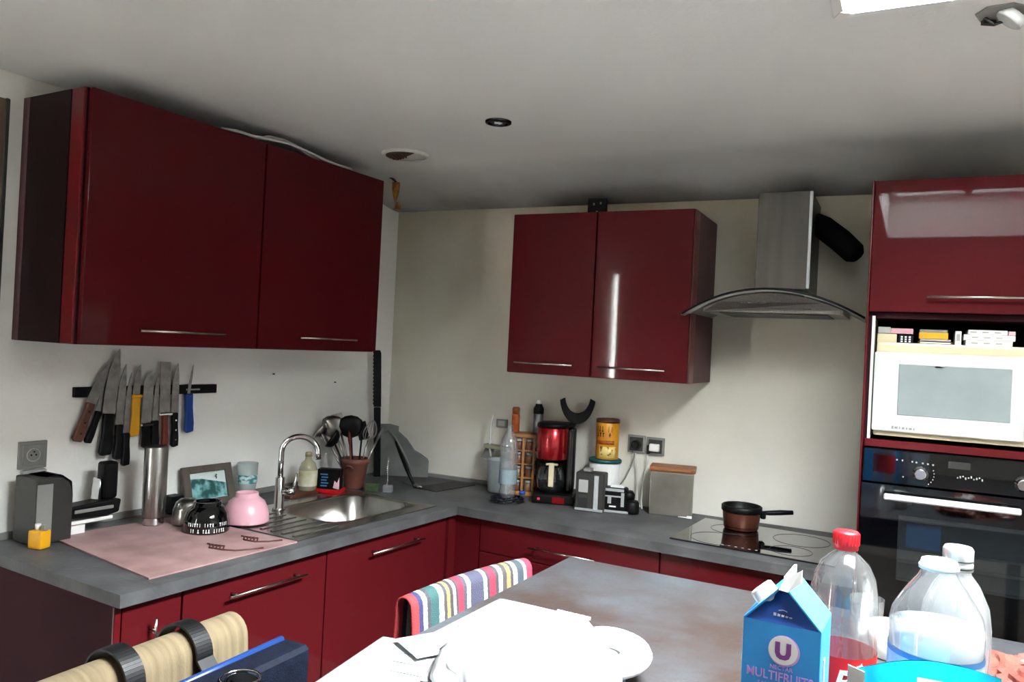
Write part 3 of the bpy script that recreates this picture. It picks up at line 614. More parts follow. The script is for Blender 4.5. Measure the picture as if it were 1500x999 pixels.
# tall steel tube
root = thing('steel_tube', 'tall cylindrical brushed steel canister below the cleaver', 'canister', Lp(.185, -1.512, ZC+.0057))
b = B(); b.lathe([(.034, 0), (.036, .004), (.036, .028), (.0385, .032), (.0405, .10), (.0405, .278), (.039, .282), (.037, .282), (.036, .12), (.001, .12)], n=32); b.obj('body', 'steel', root)
b = B(); b.lathe([(.0368, .0), (.0372, .024)], (0, 0, .002), n=32, cap=False); b.obj('base_ring', 'chrome', root)
# black cube, picture frame, tumbler
b = B(); b.box((0, 0, .0325), (.055, .055, .065), bev=.003); o = b.obj('tea_box', 'black', None, Lp(.075, -1.345, ZC+.0056), AL); tag(o, 'small black cube-shaped box behind the black bowl', 'box')
root = thing('picture_frame', 'grey wooden picture frame with turquoise landscape leaning on the wall', 'picture', Lp(.075, -1.165, ZC+.004), AL)
root.rotation_euler = (0, rad(-16), AL-rad(2))
b = B(); fw_, fh_ = .235, .165
for c, d in (((0, -fw_/2+.016, fh_/2), (.016, .032, fh_)), ((0, fw_/2-.016, fh_/2), (.016, .032, fh_)), ((0, 0, .014), (.016, fw_-.064, .028)), ((0, 0, fh_-.014), (.016, fw_-.064, .028))): b.box(c, d, bev=.002)
b.obj('frame', mat('grey_oak', (.20, .17, .145), .6, c2=(.13, .11, .095), scale=14, stretch=(1, 1, .2)), root)
b = B(); b.box((-.004, 0, fh_/2), (.004, fw_-.05, fh_-.04)); b.obj('print', 'photo_pale', root)
b = B(); b.prism([(-.0015, -.084, .03), (-.0015, .084, .03), (-.0015, .084, .085), (-.0015, .02, .10), (-.0015, -.03, .112), (-.0015, -.084, .115)], (.001, 0, 0)); b.obj('print_trees', 'photo_sky', root)
b = B(); b.tube([(0, .035, .112), (0, .042, .124), (0, .046, .119)], .0016, 5); b.tube([(0, .04, .105), (0, .043, .115)], .0018, 5); b.obj('print_bird', 'black', root)
root = thing('tumbler', 'pale blue-green tumbler with printed band beside the picture frame', 'cup', Lp(.075, -.985, ZC+.0005))
b = B(); b.lathe([(.027, 0), (.032, .02), (.040, .08), (.043, .158), (.041, .158), (.037, .08), (.03, .02), (.001, .01)], n=32); b.obj('body', clear('tumbler_glass', (.80, .90, .89), .2, .72), root)
b = B(); b.lathe([(.0405, .074), (.0425, .110)], n=32, cap=False); b.obj('printed_band', mat('tumbler_print', (.72, .84, .83), .4, c2=(.12, .40, .42), scale=45, stretch=(1, 1, 2.2), ramp=(.44, .56)), root)

# upturned bowls
def glyph_row(b, R, z, a0, a1, n, h, seed):
    rnd = random.Random(seed)
    for i in range(n):
        if rnd.random() < .16: continue
        a = a0+(a1-a0)*(i+.5)/n; w = R*(a1-a0)/n*rnd.uniform(.35, .7); c = Vector((R*math.cos(a), R*math.sin(a), z))
        b.box(c, (.0012, w*.45, h), rz=a); 
        if rnd.random() < .7: b.box(c+Vector((0, 0, h*rnd.choice((-.35, 0, .35)))), (.0012, w, h*.28), rz=a)
root = thing('bowl', 'black bowl upside down with white lettering around its rim', 'bowl', Kp(-.40, -.985, ZC+.0056))
b = B(); b.lathe([(.076, 0), (.078, .006), (.0775, .035), (.070, .068), (.052, .088), (.048, .090), (.047, .104), (.043, .104), (.042, .095), (.001, .094)], n=40); b.obj('body', 'black_gloss', root)
b = B(); glyph_row(b, .0775, .034, -1.65, .25, 17, .012, 3); glyph_row(b, .078, .013, -1.5, .1, 14, .013, 5); b.obj('lettering', 'print_white', root)
root = thing('bowl', 'small steel bowl upside down half hidden behind the black bowl', 'bowl', Kp(-.535, -.965, ZC+.0056))
b = B(); b.lathe([(.052, 0), (.053, .004), (.050, .05), (.040, .078), (.026, .09), (.001, .092)], n=32); b.obj('body', 'steel', root)
root = thing('bowl', 'pink ceramic bowl upside down at the edge of the drainer', 'bowl', Kp(-.395, -.815, ZC+.0105))
b = B(); b.lathe([(.082, 0), (.084, .005), (.080, .040), (.066, .074), (.046, .090), (.042, .092), (.041, .108), (.037, .108), (.036, .099), (.001, .098)], n=40); b.obj('body', 'pink', root)
b = B(); b.grid(lambda u, v: Vector(((.0812-.006*v)*math.cos(-1.35+.9*u), (.0812-.006*v)*math.sin(-1.35+.9*u), .016+.032*v)), 10, 3); b.obj('printed_patch', 'pinkpale', root, solid=.002)

# soap, box, pot etc behind the sink
root = thing('soap_bottle', 'yellowish clear soap bottle with pale label behind the tap', 'bottle', (.122, -.720, ZC+.0165))
b = B(); b.lathe([(.034, 0), (.039, .006), (.041, .05), (.040, .098), (.032, .122), (.016, .136), (.014, .152)], n=28); b.obj('body', 'soapy', root)
b = B(); b.lathe([(.0415, .022), (.0415, .092)], n=28, cap=False); b.obj('label', mat('soap_label', (.74, .74, .68), .5, c2=(.55, .52, .33), scale=18), root)
b = B(); b.lathe([(.016, .152), (.016, .168), (.012, .172)], n=20); b.obj('cap', mat('cap_olive', (.45, .42, .28), .5), root)
b = B(); b.box((0, 0, .008), (.085, .17, .015), bev=.002); o = b.obj('wooden_board', 'brownwood', None, (.125, -.785, ZC+.0003), AL); tag(o, 'small brown wooden board under the soap bottle', 'board')
root = thing('red_tray', 'red plastic tray under the dark blue box', 'tray', (.175, -.632, ZC+.0006), .35)
b = B(); b.box((0, 0, .006), (.125, .09, .010), bev=.003); b.box((0, -.043, .012), (.125, .004, .018)); b.box((.0605, 0, .012), (.004, .09, .018)); b.obj('body', 'red_plastic', root)
root = thing('detergent_box', 'black box with pale blue print standing on the red tray', 'box', (.172, -.625, ZC+.0122), .42)
b = B(); b.box((0, 0, .0475), (.105, .05, .095), bev=.002); b.obj('body', 'black', root)
b = B()
for i in range(5): b.box((-.022+.004*(i % 2), -.0255, .072-.013*i), (.034-.004*(i % 3), .001, .006))
b.obj('print_block', 'blue_print', root)
b = B(); b.prism([(.022, -.0255, .012), (.050, -.0255, .006), (.050, -.0255, .062), (.040, -.0255, .035), (.028, -.0255, .045)], (0, -.001, 0)); b.obj('printed_flower', 'pinkpale', root)
root = thing('utensil_pot', 'terracotta pot holding the kitchen utensils behind the sink', 'pot', (.195, -.475, ZC+.0003))
b = B(); b.lathe([(.043, 0), (.046, .005), (.061, .115), (.066, .118), (.068, .142), (.064, .144), (.060, .118), (.043, .03), (.001, .028)], n=32); b.obj('body', 'terracotta', root)
b = B(); b.tube([(.035, -.0535, .10), (.025, -.068, .114), (.008, -.069, .114), (-.004, -.0635, .10)], .005, 8); b.obj('lug', 'terracotta', root)
zp = ZC+.034
def utensil(name, label, foot, top, head, m, hm=None, r=.0045):
    root = thing(name, label, 'utensil', (foot[0], foot[1], zp), 0, 'utensils in the terracotta pot'); d = Vector(top)-Vector((foot[0], foot[1], zp))
    b = B(); b.tube([(0, 0, 0), d], r, 8); b.obj('handle', m, root); x = d.normalized(); b = B()
    if head == 'ladle': b.lathe([(.001, -.028), (.028, -.020), (.046, .0), (.048, .012), (.045, .012), (.026, -.014), (.001, -.022)], d, 20, rot=Matrix.Rotation(-.9, 4, 'Y') @ Matrix.Rotation(.5, 4, 'X'))
    elif head == 'spoon': b.lathe([(.001, -.04), (.018, -.025), (.025, 0), (.018, .028), (.001, .042)], d+x*.03, 16, sy=.28, rot=x.to_track_quat('Z', 'Y').to_matrix().to_4x4())
    elif head == 'round': b.lathe([(.001, -.06), (.036, -.045), (.056, -.005), (.052, .03), (.03, .046), (.001, .052)], d, 20, sy=.3, rot=Matrix.Rotation(.5, 4, 'Z'))
    elif head == 'whisk':
        for k in range(6):
            a = PI*k/6; s = Vector((math.cos(a), math.sin(a), 0)); b.tube([d + x*(.10*(1-math.cos(t))/2*1.0) + s*.040*math.sin(t)*(.75+.25*math.cos(t)) for t in [PI*i/10 for i in range(11)]] + [d + x*(.10*(1+math.cos(t))/2) - s*.040*math.sin(t)*(.75-.25*math.cos(t)) for t in [PI*i/10 for i in range(1, 10)]], .0013, 4)
    elif head == 'flat': b.box(d+x*.035, (.050, .003, .085), rz=.46, ry=-.28, bev=.001)
    b.obj('head', hm or m, root)
utensil('ladle', 'steel ladle leaning out furthest from the terracotta pot', (.185, -.48), (.055, -.565, 1.165), 'ladle', 'steel')
utensil('spoon', 'steel serving spoon low at the pot rim, under the ladle', (.180, -.490), (.090, -.555, 1.105), 'spoon', 'steel')
utensil('black_spoon', 'black round-headed serving spoon standing tallest in the pot', (.195, -.485), (.178, -.500, 1.190), 'round', 'black')
utensil('wooden_spatula', 'reddish wooden spatula standing in front of the black spoon', (.205, -.500), (.190, -.515, 1.10), 'spoon', 'redwood')
utensil('whisk', 'steel wire balloon whisk on the corner side of the pot', (.205, -.465), (.248, -.455, 1.125), 'whisk', 'steel')
utensil('spatula', 'steel slotted spatula beside the tall black spoon', (.19, -.475), (.128, -.515, 1.17), 'flat', 'steel')
utensil('spoon', 'long steel spoon handle sticking out toward the corner', (.215, -.475), (.285, -.435, 1.125), 'spoon', 'steel')
utensil('skimmer', 'broad pale steel skimmer above the ladle', (.182, -.470), (.098, -.530, 1.185), 'round', 'steel')
utensil('black_ladle', 'small black ladle below the skimmer', (.188, -.492), (.112, -.545, 1.125), 'ladle', 'black')
utensil('black_spatula', 'black slotted spatula between the tall black spoon and the whisk', (.21, -.472), (.222, -.470, 1.135), 'flat', 'black')
b = B(); b.box((0, 0, .021), (.065, .03, .041), bev=.006, seg=2); o = b.obj('sponge', 'sponge', None, (.315, -.495, ZC+.0008), .45); tag(o, 'green dish sponge standing beside the terracotta pot', 'sponge')
root = thing('clear_box', 'small clear plastic box with a beaded chain behind the sink', 'box', (.375, -.452, ZC+.0008), .45)
b = B(); b.box((0, 0, .016), (.046, .03, .032), bev=.003); b.obj('body', 'clearfrost', root)
b = B()
for i in range(14): b.lathe([(.0005, -.0045), (.0045, 0), (.0005, .0045)], (-.006+.003*math.sin(i*.6), .0, .036+.009*i), 8)
b.obj('chain', 'chrome', root); b = B(); b.tube([(-.006, .0, .03), (-.006, 0, .165)], .0025, 6); b.obj('post', 'chrome', root)
# saw-like blade and grey sleeve in the corner
root = thing('serrated_saw', 'long black serrated blade standing upright in the room corner', 'saw', (.090, -.150, ZC+.0003), .46); root.rotation_euler = (0, rad(-2.6), .46)
b = B(); b.box((0, 0, .18), (.036, .014, .36), bev=.004); b.obj('grip', 'black', root)
b = B(); b.prism([(-.019, 0, .361), (.019, 0, .361), (.019, 0, .64), (.013, 0, .655), (-.013, 0, .655)] + [((-.019 if k % 2 else -.024), 0, .645-.0095*k) for k in range(30)], (0, .008, 0)); b.obj('blade', 'black', root)
root = thing('grey_sleeve', 'large grey plastic sleeve leaning in the room corner behind the utensils', 'sleeve', (.13, -.085, ZC+.0003), .46)
b = B(); P = [(-.085, 0, 0), (.195, 0, 0), (.195, 0, .085), (.188, 0, .10), (.15, 0, .125), (.12, 0, .14), (.075, 0, .20), (.03, 0, .235), (.03, 0, .262), (-.02, 0, .272), (-.085, 0, .268)]
b.prism(P, (0, .012, 0)); b.obj('sheet', 'bag_grey', root, bevel=.003)
b = B(); b.tube([(-.04, -.006, .225), (-.02, -.010, .24), (.02, -.014, .20), (.075, -.022, .11), (.115, -.03, .03)], [.006, .008, .011, .011, .006], 8, flat=.5); b.obj('seam', 'grey', root)
root = thing('tongs', 'dark kitchen tongs leaning on the grey sleeve', 'tongs', (.40, -.27, ZC+.0008))
b = B(); b.tube([(0, 0, .006), (-.07, .03, .08), (-.13, .055, .15), (-.17, .07, .20)], [.006, .010, .009, .006], 8); b.obj('handle', 'black', root)
b = B(); b.tube([(.035, -.016, .004), (0, 0, .012)], [.004, .007], 8); b.tube([(.045, .0, .005), (0, .002, .014)], [.004, .007], 8); b.obj('tip', 'steel', root)
b = B(); b.prism([(.405, -.285, 0), (.545, -.30, 0), (.60, -.02, 0), (.46, -.005, 0)], (0, 0, .0025)); o = b.obj('black_tray', 'black', None, (0, 0, ZC+.0005)); tag(o, 'flat black sheet lying on the worktop in the corner', 'mat')

# ---------------------------------------------------------------- things along the back worktop
rzc = yaw*.6
root = thing('tub', 'pale blue plastic tub standing against the back wall', 'tub', (.765, -.08, ZC+.0003))
b = B(); b.lathe([(.050, 0), (.054, .004), (.066, .155), (.068, .157), (.063, .155), (.051, .01), (.001, .008)], n=28); b.obj('body', 'palebucket', root)
root = thing('tray_holder', 'white rod holder with olive tray beside the pale blue tub', 'holder', (.668, -.04, ZC+.0003))
b = B(); b.tube([(.035, .01, 0), (.022, .008, .15), (.012, .005, .21), (.014, .003, .30), (.025, 0, .365)], [.005, .005, .006, .006, .004], 8); b.obj('rod', 'cable', root)
b = B(); b.prism([(-.01, -.02, .200), (.115, .0, .188), (.115, .055, .188), (-.01, .03, .200)], (0, 0, .020)); b.obj('tray', mat('olive_tray', (.30, .30, .22), .5), root, bevel=.003)
b = B(); b.prism([(-.028, -.01, .15), (.028, .0, .14), (.028, .02, .21), (-.02, .02, .195)], (0, .015, 0)); b.obj('bracket', 'grey', root)
def sk_small(label, x0, x1, z):
    root = thing('wall_socket', label, 'socket', ((x0+x1)/2, YB, z)); b = B(); b.box((0, -.006, 0), (x1-x0, .011, .042), bev=.002); b.obj('plate', 'grey', root)
    b = B(); b.box((0, -.012, 0), ((x1-x0)*.6, .004, .024)); b.obj('insert', 'lgrey', root)
sk_small('small grey wall plate above the olive tray', .672, .735, 1.213)
root = thing('water_bottle', 'crumpled clear plastic bottle standing in the dark wire nest', 'bottle', (.905, -.265, ZC+.012))
b = B(); b.lathe([(.022, 0), (.032, .006), (.040, .03), (.034, .05), (.040, .08), (.036, .105), (.043, .14), (.041, .20), (.043, .235), (.036, .27), (.022, .30), (.013, .315), (.013, .335), (.001, .336)], n=24, cap=False)
b.obj('body', 'clearfrost', root)
b = B(); b.lathe([(.0428, .07), (.0432, .135)], n=24, cap=False); b.obj('label', clear('bottle_label', (.62, .76, .82), .1, .6), root)
root = thing('wire_nest', 'tangle of dark wire around the foot of the clear bottle', 'wire')
root.location = (.925, -.295, ZC+.0005); rn = random.Random(4); b = B()
for k in range(26):
    a0 = rn.uniform(0, 6.28); rr = rn.uniform(.045, .078); ph = rn.uniform(0, 6); b.tube([((rr+.01*math.sin(3*t+ph))*math.cos(a0+t), (rr+.01*math.sin(3*t+ph))*math.sin(a0+t), .006+rn.uniform(0, .035)*(1-.5*rr/.08)) for t in [i*.45 for i in range(7)]], .0022, 5)
o = b.obj('wire_strand', 'wire', root); o['kind'] = 'stuff'
b = B(); b.lathe([(.014, 0), (.014, .014), (.012, .016)], (.058, .025, .040), 16); o = b.obj('bottle_cap', 'blue', None, root.location); tag(o, 'small blue bottle cap caught in the wire tangle', 'cap')
# spice carousel
root = thing('spice_rack', 'wooden spice carousel with small jars beside the red coffee maker', 'rack', (.886, -.048, ZC+.0003), .25)
b = B(); b.box((0, 0, .010), (.125, .125, .02), bev=.003); b.obj('plate', 'pine', root); b = B(); b.box((0, 0, .285), (.125, .125, .018), bev=.003); b.obj('plate', 'pine', root)
for x, y in ((-.05, -.05), (.05, -.05), (-.05, .05), (.05, .05), (0, -.058)): b = B(); b.box((x, y, .148), (.011, .011, .257)); b.obj('post', 'pine', root)
for z in (.085, .150, .215): b = B(); b.box((0, 0, z), (.11, .11, .006)); b.obj('shelf', 'pine', root)
for lv, z in enumerate((.0205, .0885, .1535, .2185)):
    for x in (-.026, .026):
        j = thing('spice_jar', f"spice jar on the {('bottom', 'second', 'third', 'top')[lv]} shelf of the carousel, {'wall-corner' if x < 0 else 'coffee maker'} side", 'jar', root.matrix_basis @ Vector((0, 0, 0)), 0, 'jars in the spice carousel')
        j.location = Matrix.Translation(root.location) @ Matrix.Rotation(.25, 4, 'Z') @ Vector((x, -.033, z))
        b = B(); b.lathe([(.018, 0), (.019, .003), (.019, .034), (.015, .038)], n=14); b.obj('body', mat('spice_fill', random.choice([(.30, .14, .08), (.38, .22, .13), (.22, .10, .07), (.42, .30, .20)]), .3), j)
        b = B(); b.lathe([(.0165, .038), (.0165, .050)], n=14); b.obj('lid', 'lgrey', j)
root = thing('spice_shaker', 'orange-brown spice shaker standing on the spice carousel', 'jar', (.836, -.072, ZC+.2955))
b = B(); b.lathe([(.018, 0), (.020, .003), (.020, .082), (.018, .088)], n=20); b.obj('body', 'orange', root); b = B(); b.lathe([(.0185, .088), (.019, .115), (.014, .122)], n=20); b.obj('cap', mat('cap_brown', (.40, .17, .06), .4), root)
root = thing('pepper_mill', 'grey and clear pepper mill standing on the spice carousel', 'mill', (.936, -.030, ZC+.2955))
b = B(); b.lathe([(.023, 0), (.024, .004), (.024, .105), (.020, .112)], n=24); b.obj('body', mat('mill_body', (.40, .41, .41), .25, .5, c2=(.10, .10, .11), scale=20, stretch=(1, 1, .4)), root)
b = B(); b.lathe([(.0255, .095), (.0255, .120), (.017, .136), (.016, .142)], n=24); b.obj('collar', 'black', root)
b = B(); b.lathe([(.012, .142), (.013, .152), (.007, .160)], n=16); b.obj('knob', 'white', root)
# coffee maker
root = thing('coffee_maker', 'black drip coffee maker with metallic red filter drum', 'coffee maker', (1.065, -.105, ZC+.0003), .30)
b = B(); b.box((.01, .0, .022), (.19, .21, .043), bev=.010, seg=2); b.obj('base', 'black', root)
b = B(); b.box((.0, .072, .19), (.178, .064, .29), bev=.010, seg=2); b.obj('tank', 'black', root)
b = B(); b.box((.070, .03, .19), (.020, .11, .285), bev=.006); b.obj('side_column', 'dgrey', root)
b = B(); b.lathe([(.070, 0), (.072, .004), (.072, .142), (.068, .146)], (-.012, -.028, .199), 36); b.obj('filter_drum', 'red_can', root)
b = B(); b.lathe([(.074, 0), (.074, .014), (.060, .022), (.001, .024)], (-.012, -.028, .3455), 36); b.box((0, .05, .352), (.17, .10, .016), bev=.004); b.obj('lid', 'black', root)
cf = B(); cf.lathe([(.045, 0), (.062, .02), (.066, .06), (.058, .10), (.050, .118)], (-.012, -.030, .046), 30, cap=False); cf = cf.obj('carafe', 'smoke', root)
b = B(); b.lathe([(.001, .001), (.044, .002), (.060, .02), (.063, .045), (.001, .046)], (-.012, -.030, .046), 30); b.obj('coffee', 'black', cf)
b = B(); b.lathe([(.052, .0), (.053, .012), (.001, .016)], (-.012, -.030, .165), 30); b.obj('carafe_lid', 'black', cf)
b = B(); b.box((-.002, -.108, .135), (.024, .018, .108), bev=.006, seg=2); b.box((-.002, -.092, .180), (.055, .022, .008), bev=.002); b.obj('carafe_handle', 'cream', cf)
b = B(); b.box((-.055, -.106, .022), (.012, .004, .010)); b.obj('switch', 'led', root)
b = B(); b.box((.035, -.1055, .020), (.055, .004, .028)); b.obj('front_plate', 'red_can', root)
root = thing('crescent_lid', 'black crescent-shaped plastic collar standing on the coffee maker', 'collar', (1.145, -.050, ZC+.360), .47)
b = B(); n = 22; aa = [PI+.12+(PI-.24)*i/n for i in range(n+1)]
outer = [(.084*math.cos(a), 0, .100+.100*math.sin(a)+.022*abs(math.cos(a))**3) for a in aa]; inner = [(.060*math.cos(a), 0, .118+.068*math.sin(a)+.012*abs(math.cos(a))**3) for a in reversed(aa)]
b.prism(outer+inner, (0, .022, 0)); b.obj('collar', 'black', root, bevel=.003)
# container with tin
root = thing('container', 'white food container with teal lid behind the steel canister', 'container', (1.285, -.025, ZC+.0003), .05)
b = B(); b.lathe([(.062, 0), (.066, .004), (.072, .195)], n=36); b.obj('body', 'white', root); b = B(); b.lathe([(.076, .0), (.077, .012), (.070, .017)], (0, 0, .1955), 36); b.obj('lid', 'teal', root)
root = thing('cocoa_tin', 'yellow and brown cocoa tin standing on the teal-lidded container', 'tin', (1.292, -.028, ZC+.2135), 0)
b = B(); b.lathe([(.052, 0), (.053, .002), (.053, .168), (.052, .170)], n=36); b.obj('body', 'tin_yellow', root)
b = B(); b.lathe([(.0545, .166), (.0545, .180), (.05, .183)], n=36); b.obj('lid', 'tin_brown', root)
b = B(); glyph_row(b, .0535, .138, -2.35, -.75, 6, .026, 11); glyph_row(b, .0535, .112, -2.3, -.9, 5, .020, 12); b.obj('lettering', 'tin_brown', root)
b = B(); b.grid(lambda u, v: Vector((.0538*math.cos(-2.3+1.7*u), .0538*math.sin(-2.3+1.7*u), .068+.018*v)), 12, 2); b.obj('printed_band', 'orange', root, solid=.001)
b = B(); b.grid(lambda u, v: Vector((.0536*math.cos(-2.0+1.6*u), .0536*math.sin(-2.0+1.6*u), .008+.05*v)), 12, 2); b.obj('printed_foot', mat('tin_foot', (.80, .66, .30), .4, c2=(.30, .14, .04), scale=55, ramp=(.38, .46)), root, solid=.001)
# back wall sockets with plug and cables
def back_socket(name, label, x0, x1, z, plug):
    root = thing(name, label, 'socket', ((x0+x1)/2, YB, z)); w = x1-x0
    b = B(); b.box((0, -.006, 0), (w, .011, .082), bev=.003, seg=2); b.obj('plate', 'grey', root)
    b = B(); b.box((0, -.0125, 0), (w*.76, .004, .062), bev=.001); b.obj('insert', 'dgrey', root)
    if plug == 'black':
        b = B(); b.lathe([(.021, 0), (.021, .02), (.014, .034)], (0, -.0145, -.004), 20, rot=Matrix.Rotation(PI/2, 4, 'X')); b.obj('plug', 'black', root)
    else:
        b = B(); b.box((.0, -.026, -.004), (.045, .022, .034), bev=.003); b.obj('plug', 'white', root); b = B(); b.box((-.027, -.024, -.014), (.014, .018, .042), bev=.004); b.obj('connector', 'black', root)
    return root
back_socket('wall_socket', 'grey wall socket with round black plug beside the cocoa tin', 1.369, 1.452, 1.180, 'black')
back_socket('wall_socket', 'grey wall socket with white plug above the metal bread tin', 1.459, 1.543, 1.177, 'white')
b = B(); b.tube([(1.410, .012, 1.15), (1.408, .02, 1.12), (1.395, .015, 1.07), (1.375, .0, 1.02), (1.36, -.04, .985), (1.35, -.07, .97)], .0035, 6); o = b.obj('cable', 'gcable'); tag(o, 'grey cable running down from the round black plug', 'cable')
b = B(); b.tube([(1.415, .018, 1.14), (1.425, .025, 1.06), (1.430, .022, .97), (1.44, .0, .915), (1.47, -.03, .902)], .0032, 6); o = b.obj('cable', 'cable'); tag(o, 'white cable hanging straight down between sockets and worktop', 'cable')
b = B(); b.tube([(1.473, .012, 1.14), (1.474, .02, 1.10), (1.462, .018, 1.04), (1.458, .01, .98), (1.462, -.01, .93), (1.475, -.04, .9)], .004, 6); o = b.obj('cable', 'cable'); tag(o, 'white cable hanging from the white plug behind the bread tin', 'cable')
# steel canister and chrome gadget
root = thing('grinder', 'square steel coffee grinder with glass window in front of white container', 'grinder', (1.300, -.195, ZC+.0003), .12)
b = B(); b.box((-.012, 0, .085), (.129, .075, .17), bev=.005); b.obj('body', 'dgrey', root)
b = B(); b.box((-.040, -.039, .110), (.042, .006, .055), bev=.001); b.obj('window_pane', 'lgrey', root)
b = B(); b.box((.018, -.040, .085), (.020, .008, .150), bev=.002); b.obj('chrome_strip', 'foil', root)
b = B(); b.box((-.040, -.039, .045), (.042, .006, .060), bev=.001); b.obj('glass_pot', 'smoke', root)
b = B(); b.box((-.012, -.041, .008), (.125, .010, .010), bev=.001); b.obj('foot_rail', 'foil', root)
b = B(); b.box((-.03, .0, .178), (.035, .05, .014), bev=.002); b.obj('lid', 'grey', root)
root = thing('camera_gadget', 'black and chrome compact device lying beside the steel grinder', 'device', (1.415, -.150, ZC+.0003), .18)
b = B(); b.box((-.025, 0, .055), (.10, .06, .108), bev=.006); b.obj('body', 'black', root)
b = B(); b.box((-.03, -.031, .100), (.085, .004, .012)); b.box((-.035, -.031, .072), (.07, .004, .006)); b.box((.008, -.033, .06), (.014, .006, .06)); b.box((-.05, -.032, .055), (.016, .006, .03)); b.obj('chrome_strip', 'foil', root)
b = B(); b.box((-.02, -.034, .006), (.11, .014, .010), bev=.002); b.obj('foot_rail', 'foil', root)
b = B(); b.lathe([(.030, 0), (.032, .01), (.030, .045), (.024, .055)], (.048, -.006, .002), 24); b.lathe([(.026, 0), (.028, .02), (.018, .036)], (.030, .0, .062), 20); b.obj('knob', 'black', root)
b = B(); b.box((-.02, .0, .113), (.06, .04, .010), bev=.002); b.box((-.035, -.033, .028), (.03, .004, .006)); b.obj('top_plate', 'print_white', root)
# bread tin
root = thing('bread_tin', 'square metal bread tin with wooden lid on the back worktop', 'tin', (1.607, -.035, ZC+.0003), .20)
b = B(); b.box((0, 0, .096), (.185, .11, .192), bev=.006, seg=2); b.obj('body', mat('old_tin', (.50, .48, .43), .35, .85, c2=(.36, .34, .30), scale=5), root)
b = B(); b.box((.002, -.0, .203), (.20, .124, .021), bev=.007, seg=2); b.obj('lid', 'lidwood', root)
b = B(); b.box((.0, -.0628, .203), (.16, .002, .004)); b.obj('lid_groove', 'pine', root)
b = B(); b.tube([(.035, -.066, .004), (.09, -.070, .004)], .003, 6); b.box((.083, -.068, .006), (.022, .012, .010), bev=.001); b.obj('label_tag', 'print_white', root)

# ---------------------------------------------------------------- on top of the wall cabinets
root = thing('black_box', 'small black box with pale dots on top of the back wall cabinet', 'box', (1.235, -.15, 2.1963), .3)
b = B(); b.box((0, 0, .046), (.085, .08, .091), bev=.003); b.obj('body', 'black', root)
b = B()
for x, z in ((-.025, .02), (.0, .03), (.022, .018), (.015, .07), (-.015, .065)): b.box((x, -.0405, z), (.008, .001, .010))
b.obj('print_marks', 'grey', root)
root = thing('dish', 'dark red dish lying on top of the back wall cabinet', 'dish', (1.02, -.16, 2.1963))
b = B(); b.lathe([(.11, 0), (.115, .006), (.07, .028), (.001, .034)], n=32, sy=.6); b.obj('body', mat('dark_red_dish', (.05, .01, .012), .4), root)
def ctube(label, pts, r, m): b = B(); b.tube([Lp(*p) for p in pts], r, 7); o = b.obj('cable', m); tag(o, label, 'cable')
ctube('white cable sagging along the top edge of the left wall cabinets', [(.33, -1.42, 2.345), (.345, -1.36, 2.350), (.34, -1.28, 2.352), (.345, -1.2, 2.360), (.345, -1.10, 2.368), (.34, -1.0, 2.362), (.345, -.90, 2.349), (.34, -.80, 2.346), (.335, -.73, 2.350), (.32, -.70, 2.346)], .006, 'cable')
ctube('thin white flex tangled beside the sagging cable on the left cabinets', [(.32, -1.26, 2.347), (.335, -1.2, 2.372), (.33, -1.12, 2.380), (.335, -1.06, 2.372), (.33, -.98, 2.352), (.325, -.92, 2.346)], .005, 'cable')
# ---------------------------------------------------------------- ceiling fittings
root = thing('ceiling_vent', 'stained round extractor vent in the ceiling near the corner', 'vent', (.552, -.695, 2.4095), .7)
b = B(); b.lathe([(.105, 0), (.105, -.004), (.094, -.012), (.088, -.010)], n=36, cap=False); b.obj('ring', 'inside', root)
b = B(); b.lathe([(.001, -.004), (.088, -.004)], n=36, cap=False); b.obj('cover', 'inside', root)
b = B(); b.prism([(.086*math.cos(a), .086*math.sin(a), -.0055) for a in [1.9+PI*i/16 for i in range(17)]], (0, 0, -.006)); g_ = b.obj('grease_patch', 'brownrot', root)
for k in range(5): b = B(); y = -.03+.025*k; b.box((-.012-.012*k, y*.6-.005, -.012), (.006, .10-.012*abs(k-2), .004), rz=-.4); b.obj('grille_slat', 'brownwood', root)
root = thing('ceiling_spotlight', 'round recessed spotlight with dark chrome ring in the ceiling', 'spotlight', (1.170, -1.018, 2.4095))
b = B(); b.lathe([(.048, 0), (.047, -.006), (.036, -.008), (.034, -.001)], n=32, cap=False); b.obj('ring', mat('dark_chrome', (.10, .10, .10), .25, 1), root)
b = B(); b.lathe([(.034, -.0015), (.022, -.001), (.001, -.0015)], n=28, cap=False); b.obj('reflector', 'dgrey', root); b = B(); b.box((0.0, 0, -.005), (.028, .012, .004), rz=.5, bev=.001); b.box((.004, 0, -.006), (.008, .024, .004), rz=.4, bev=.001); b.obj('bulb', 'white', root)
root = thing('ceiling_spotlight', 'broken spotlight hanging from torn plaster beside the roof window', 'spotlight', (2.669, -1.44, 2.4095))
b = B(); b.prism([(-.05, -.02, 0), (-.03, -.055, 0), (.02, -.06, 0), (.05, -.03, 0), (.05, .03, 0), (.01, .05, 0), (-.035, .03, 0)], (0, 0, -.003)); b.obj('torn_plaster', 'grey', root)
b = B(); b.lathe([(.030, 0), (.032, -.016), (.026, -.020)], (.026, -.012, -.008), 20, rot=Matrix.Rotation(.7, 4, 'Y')); b.obj('housing', 'lgrey', root)
b = B(); b.tube([(-.03, 0, -.003), (-.01, .01, -.018), (.02, .0, -.012)], .004, 6); b.box((-.02, .02, -.008), (.03, .012, .010), rz=.5); b.obj('spring_clip', 'dgrey', root)
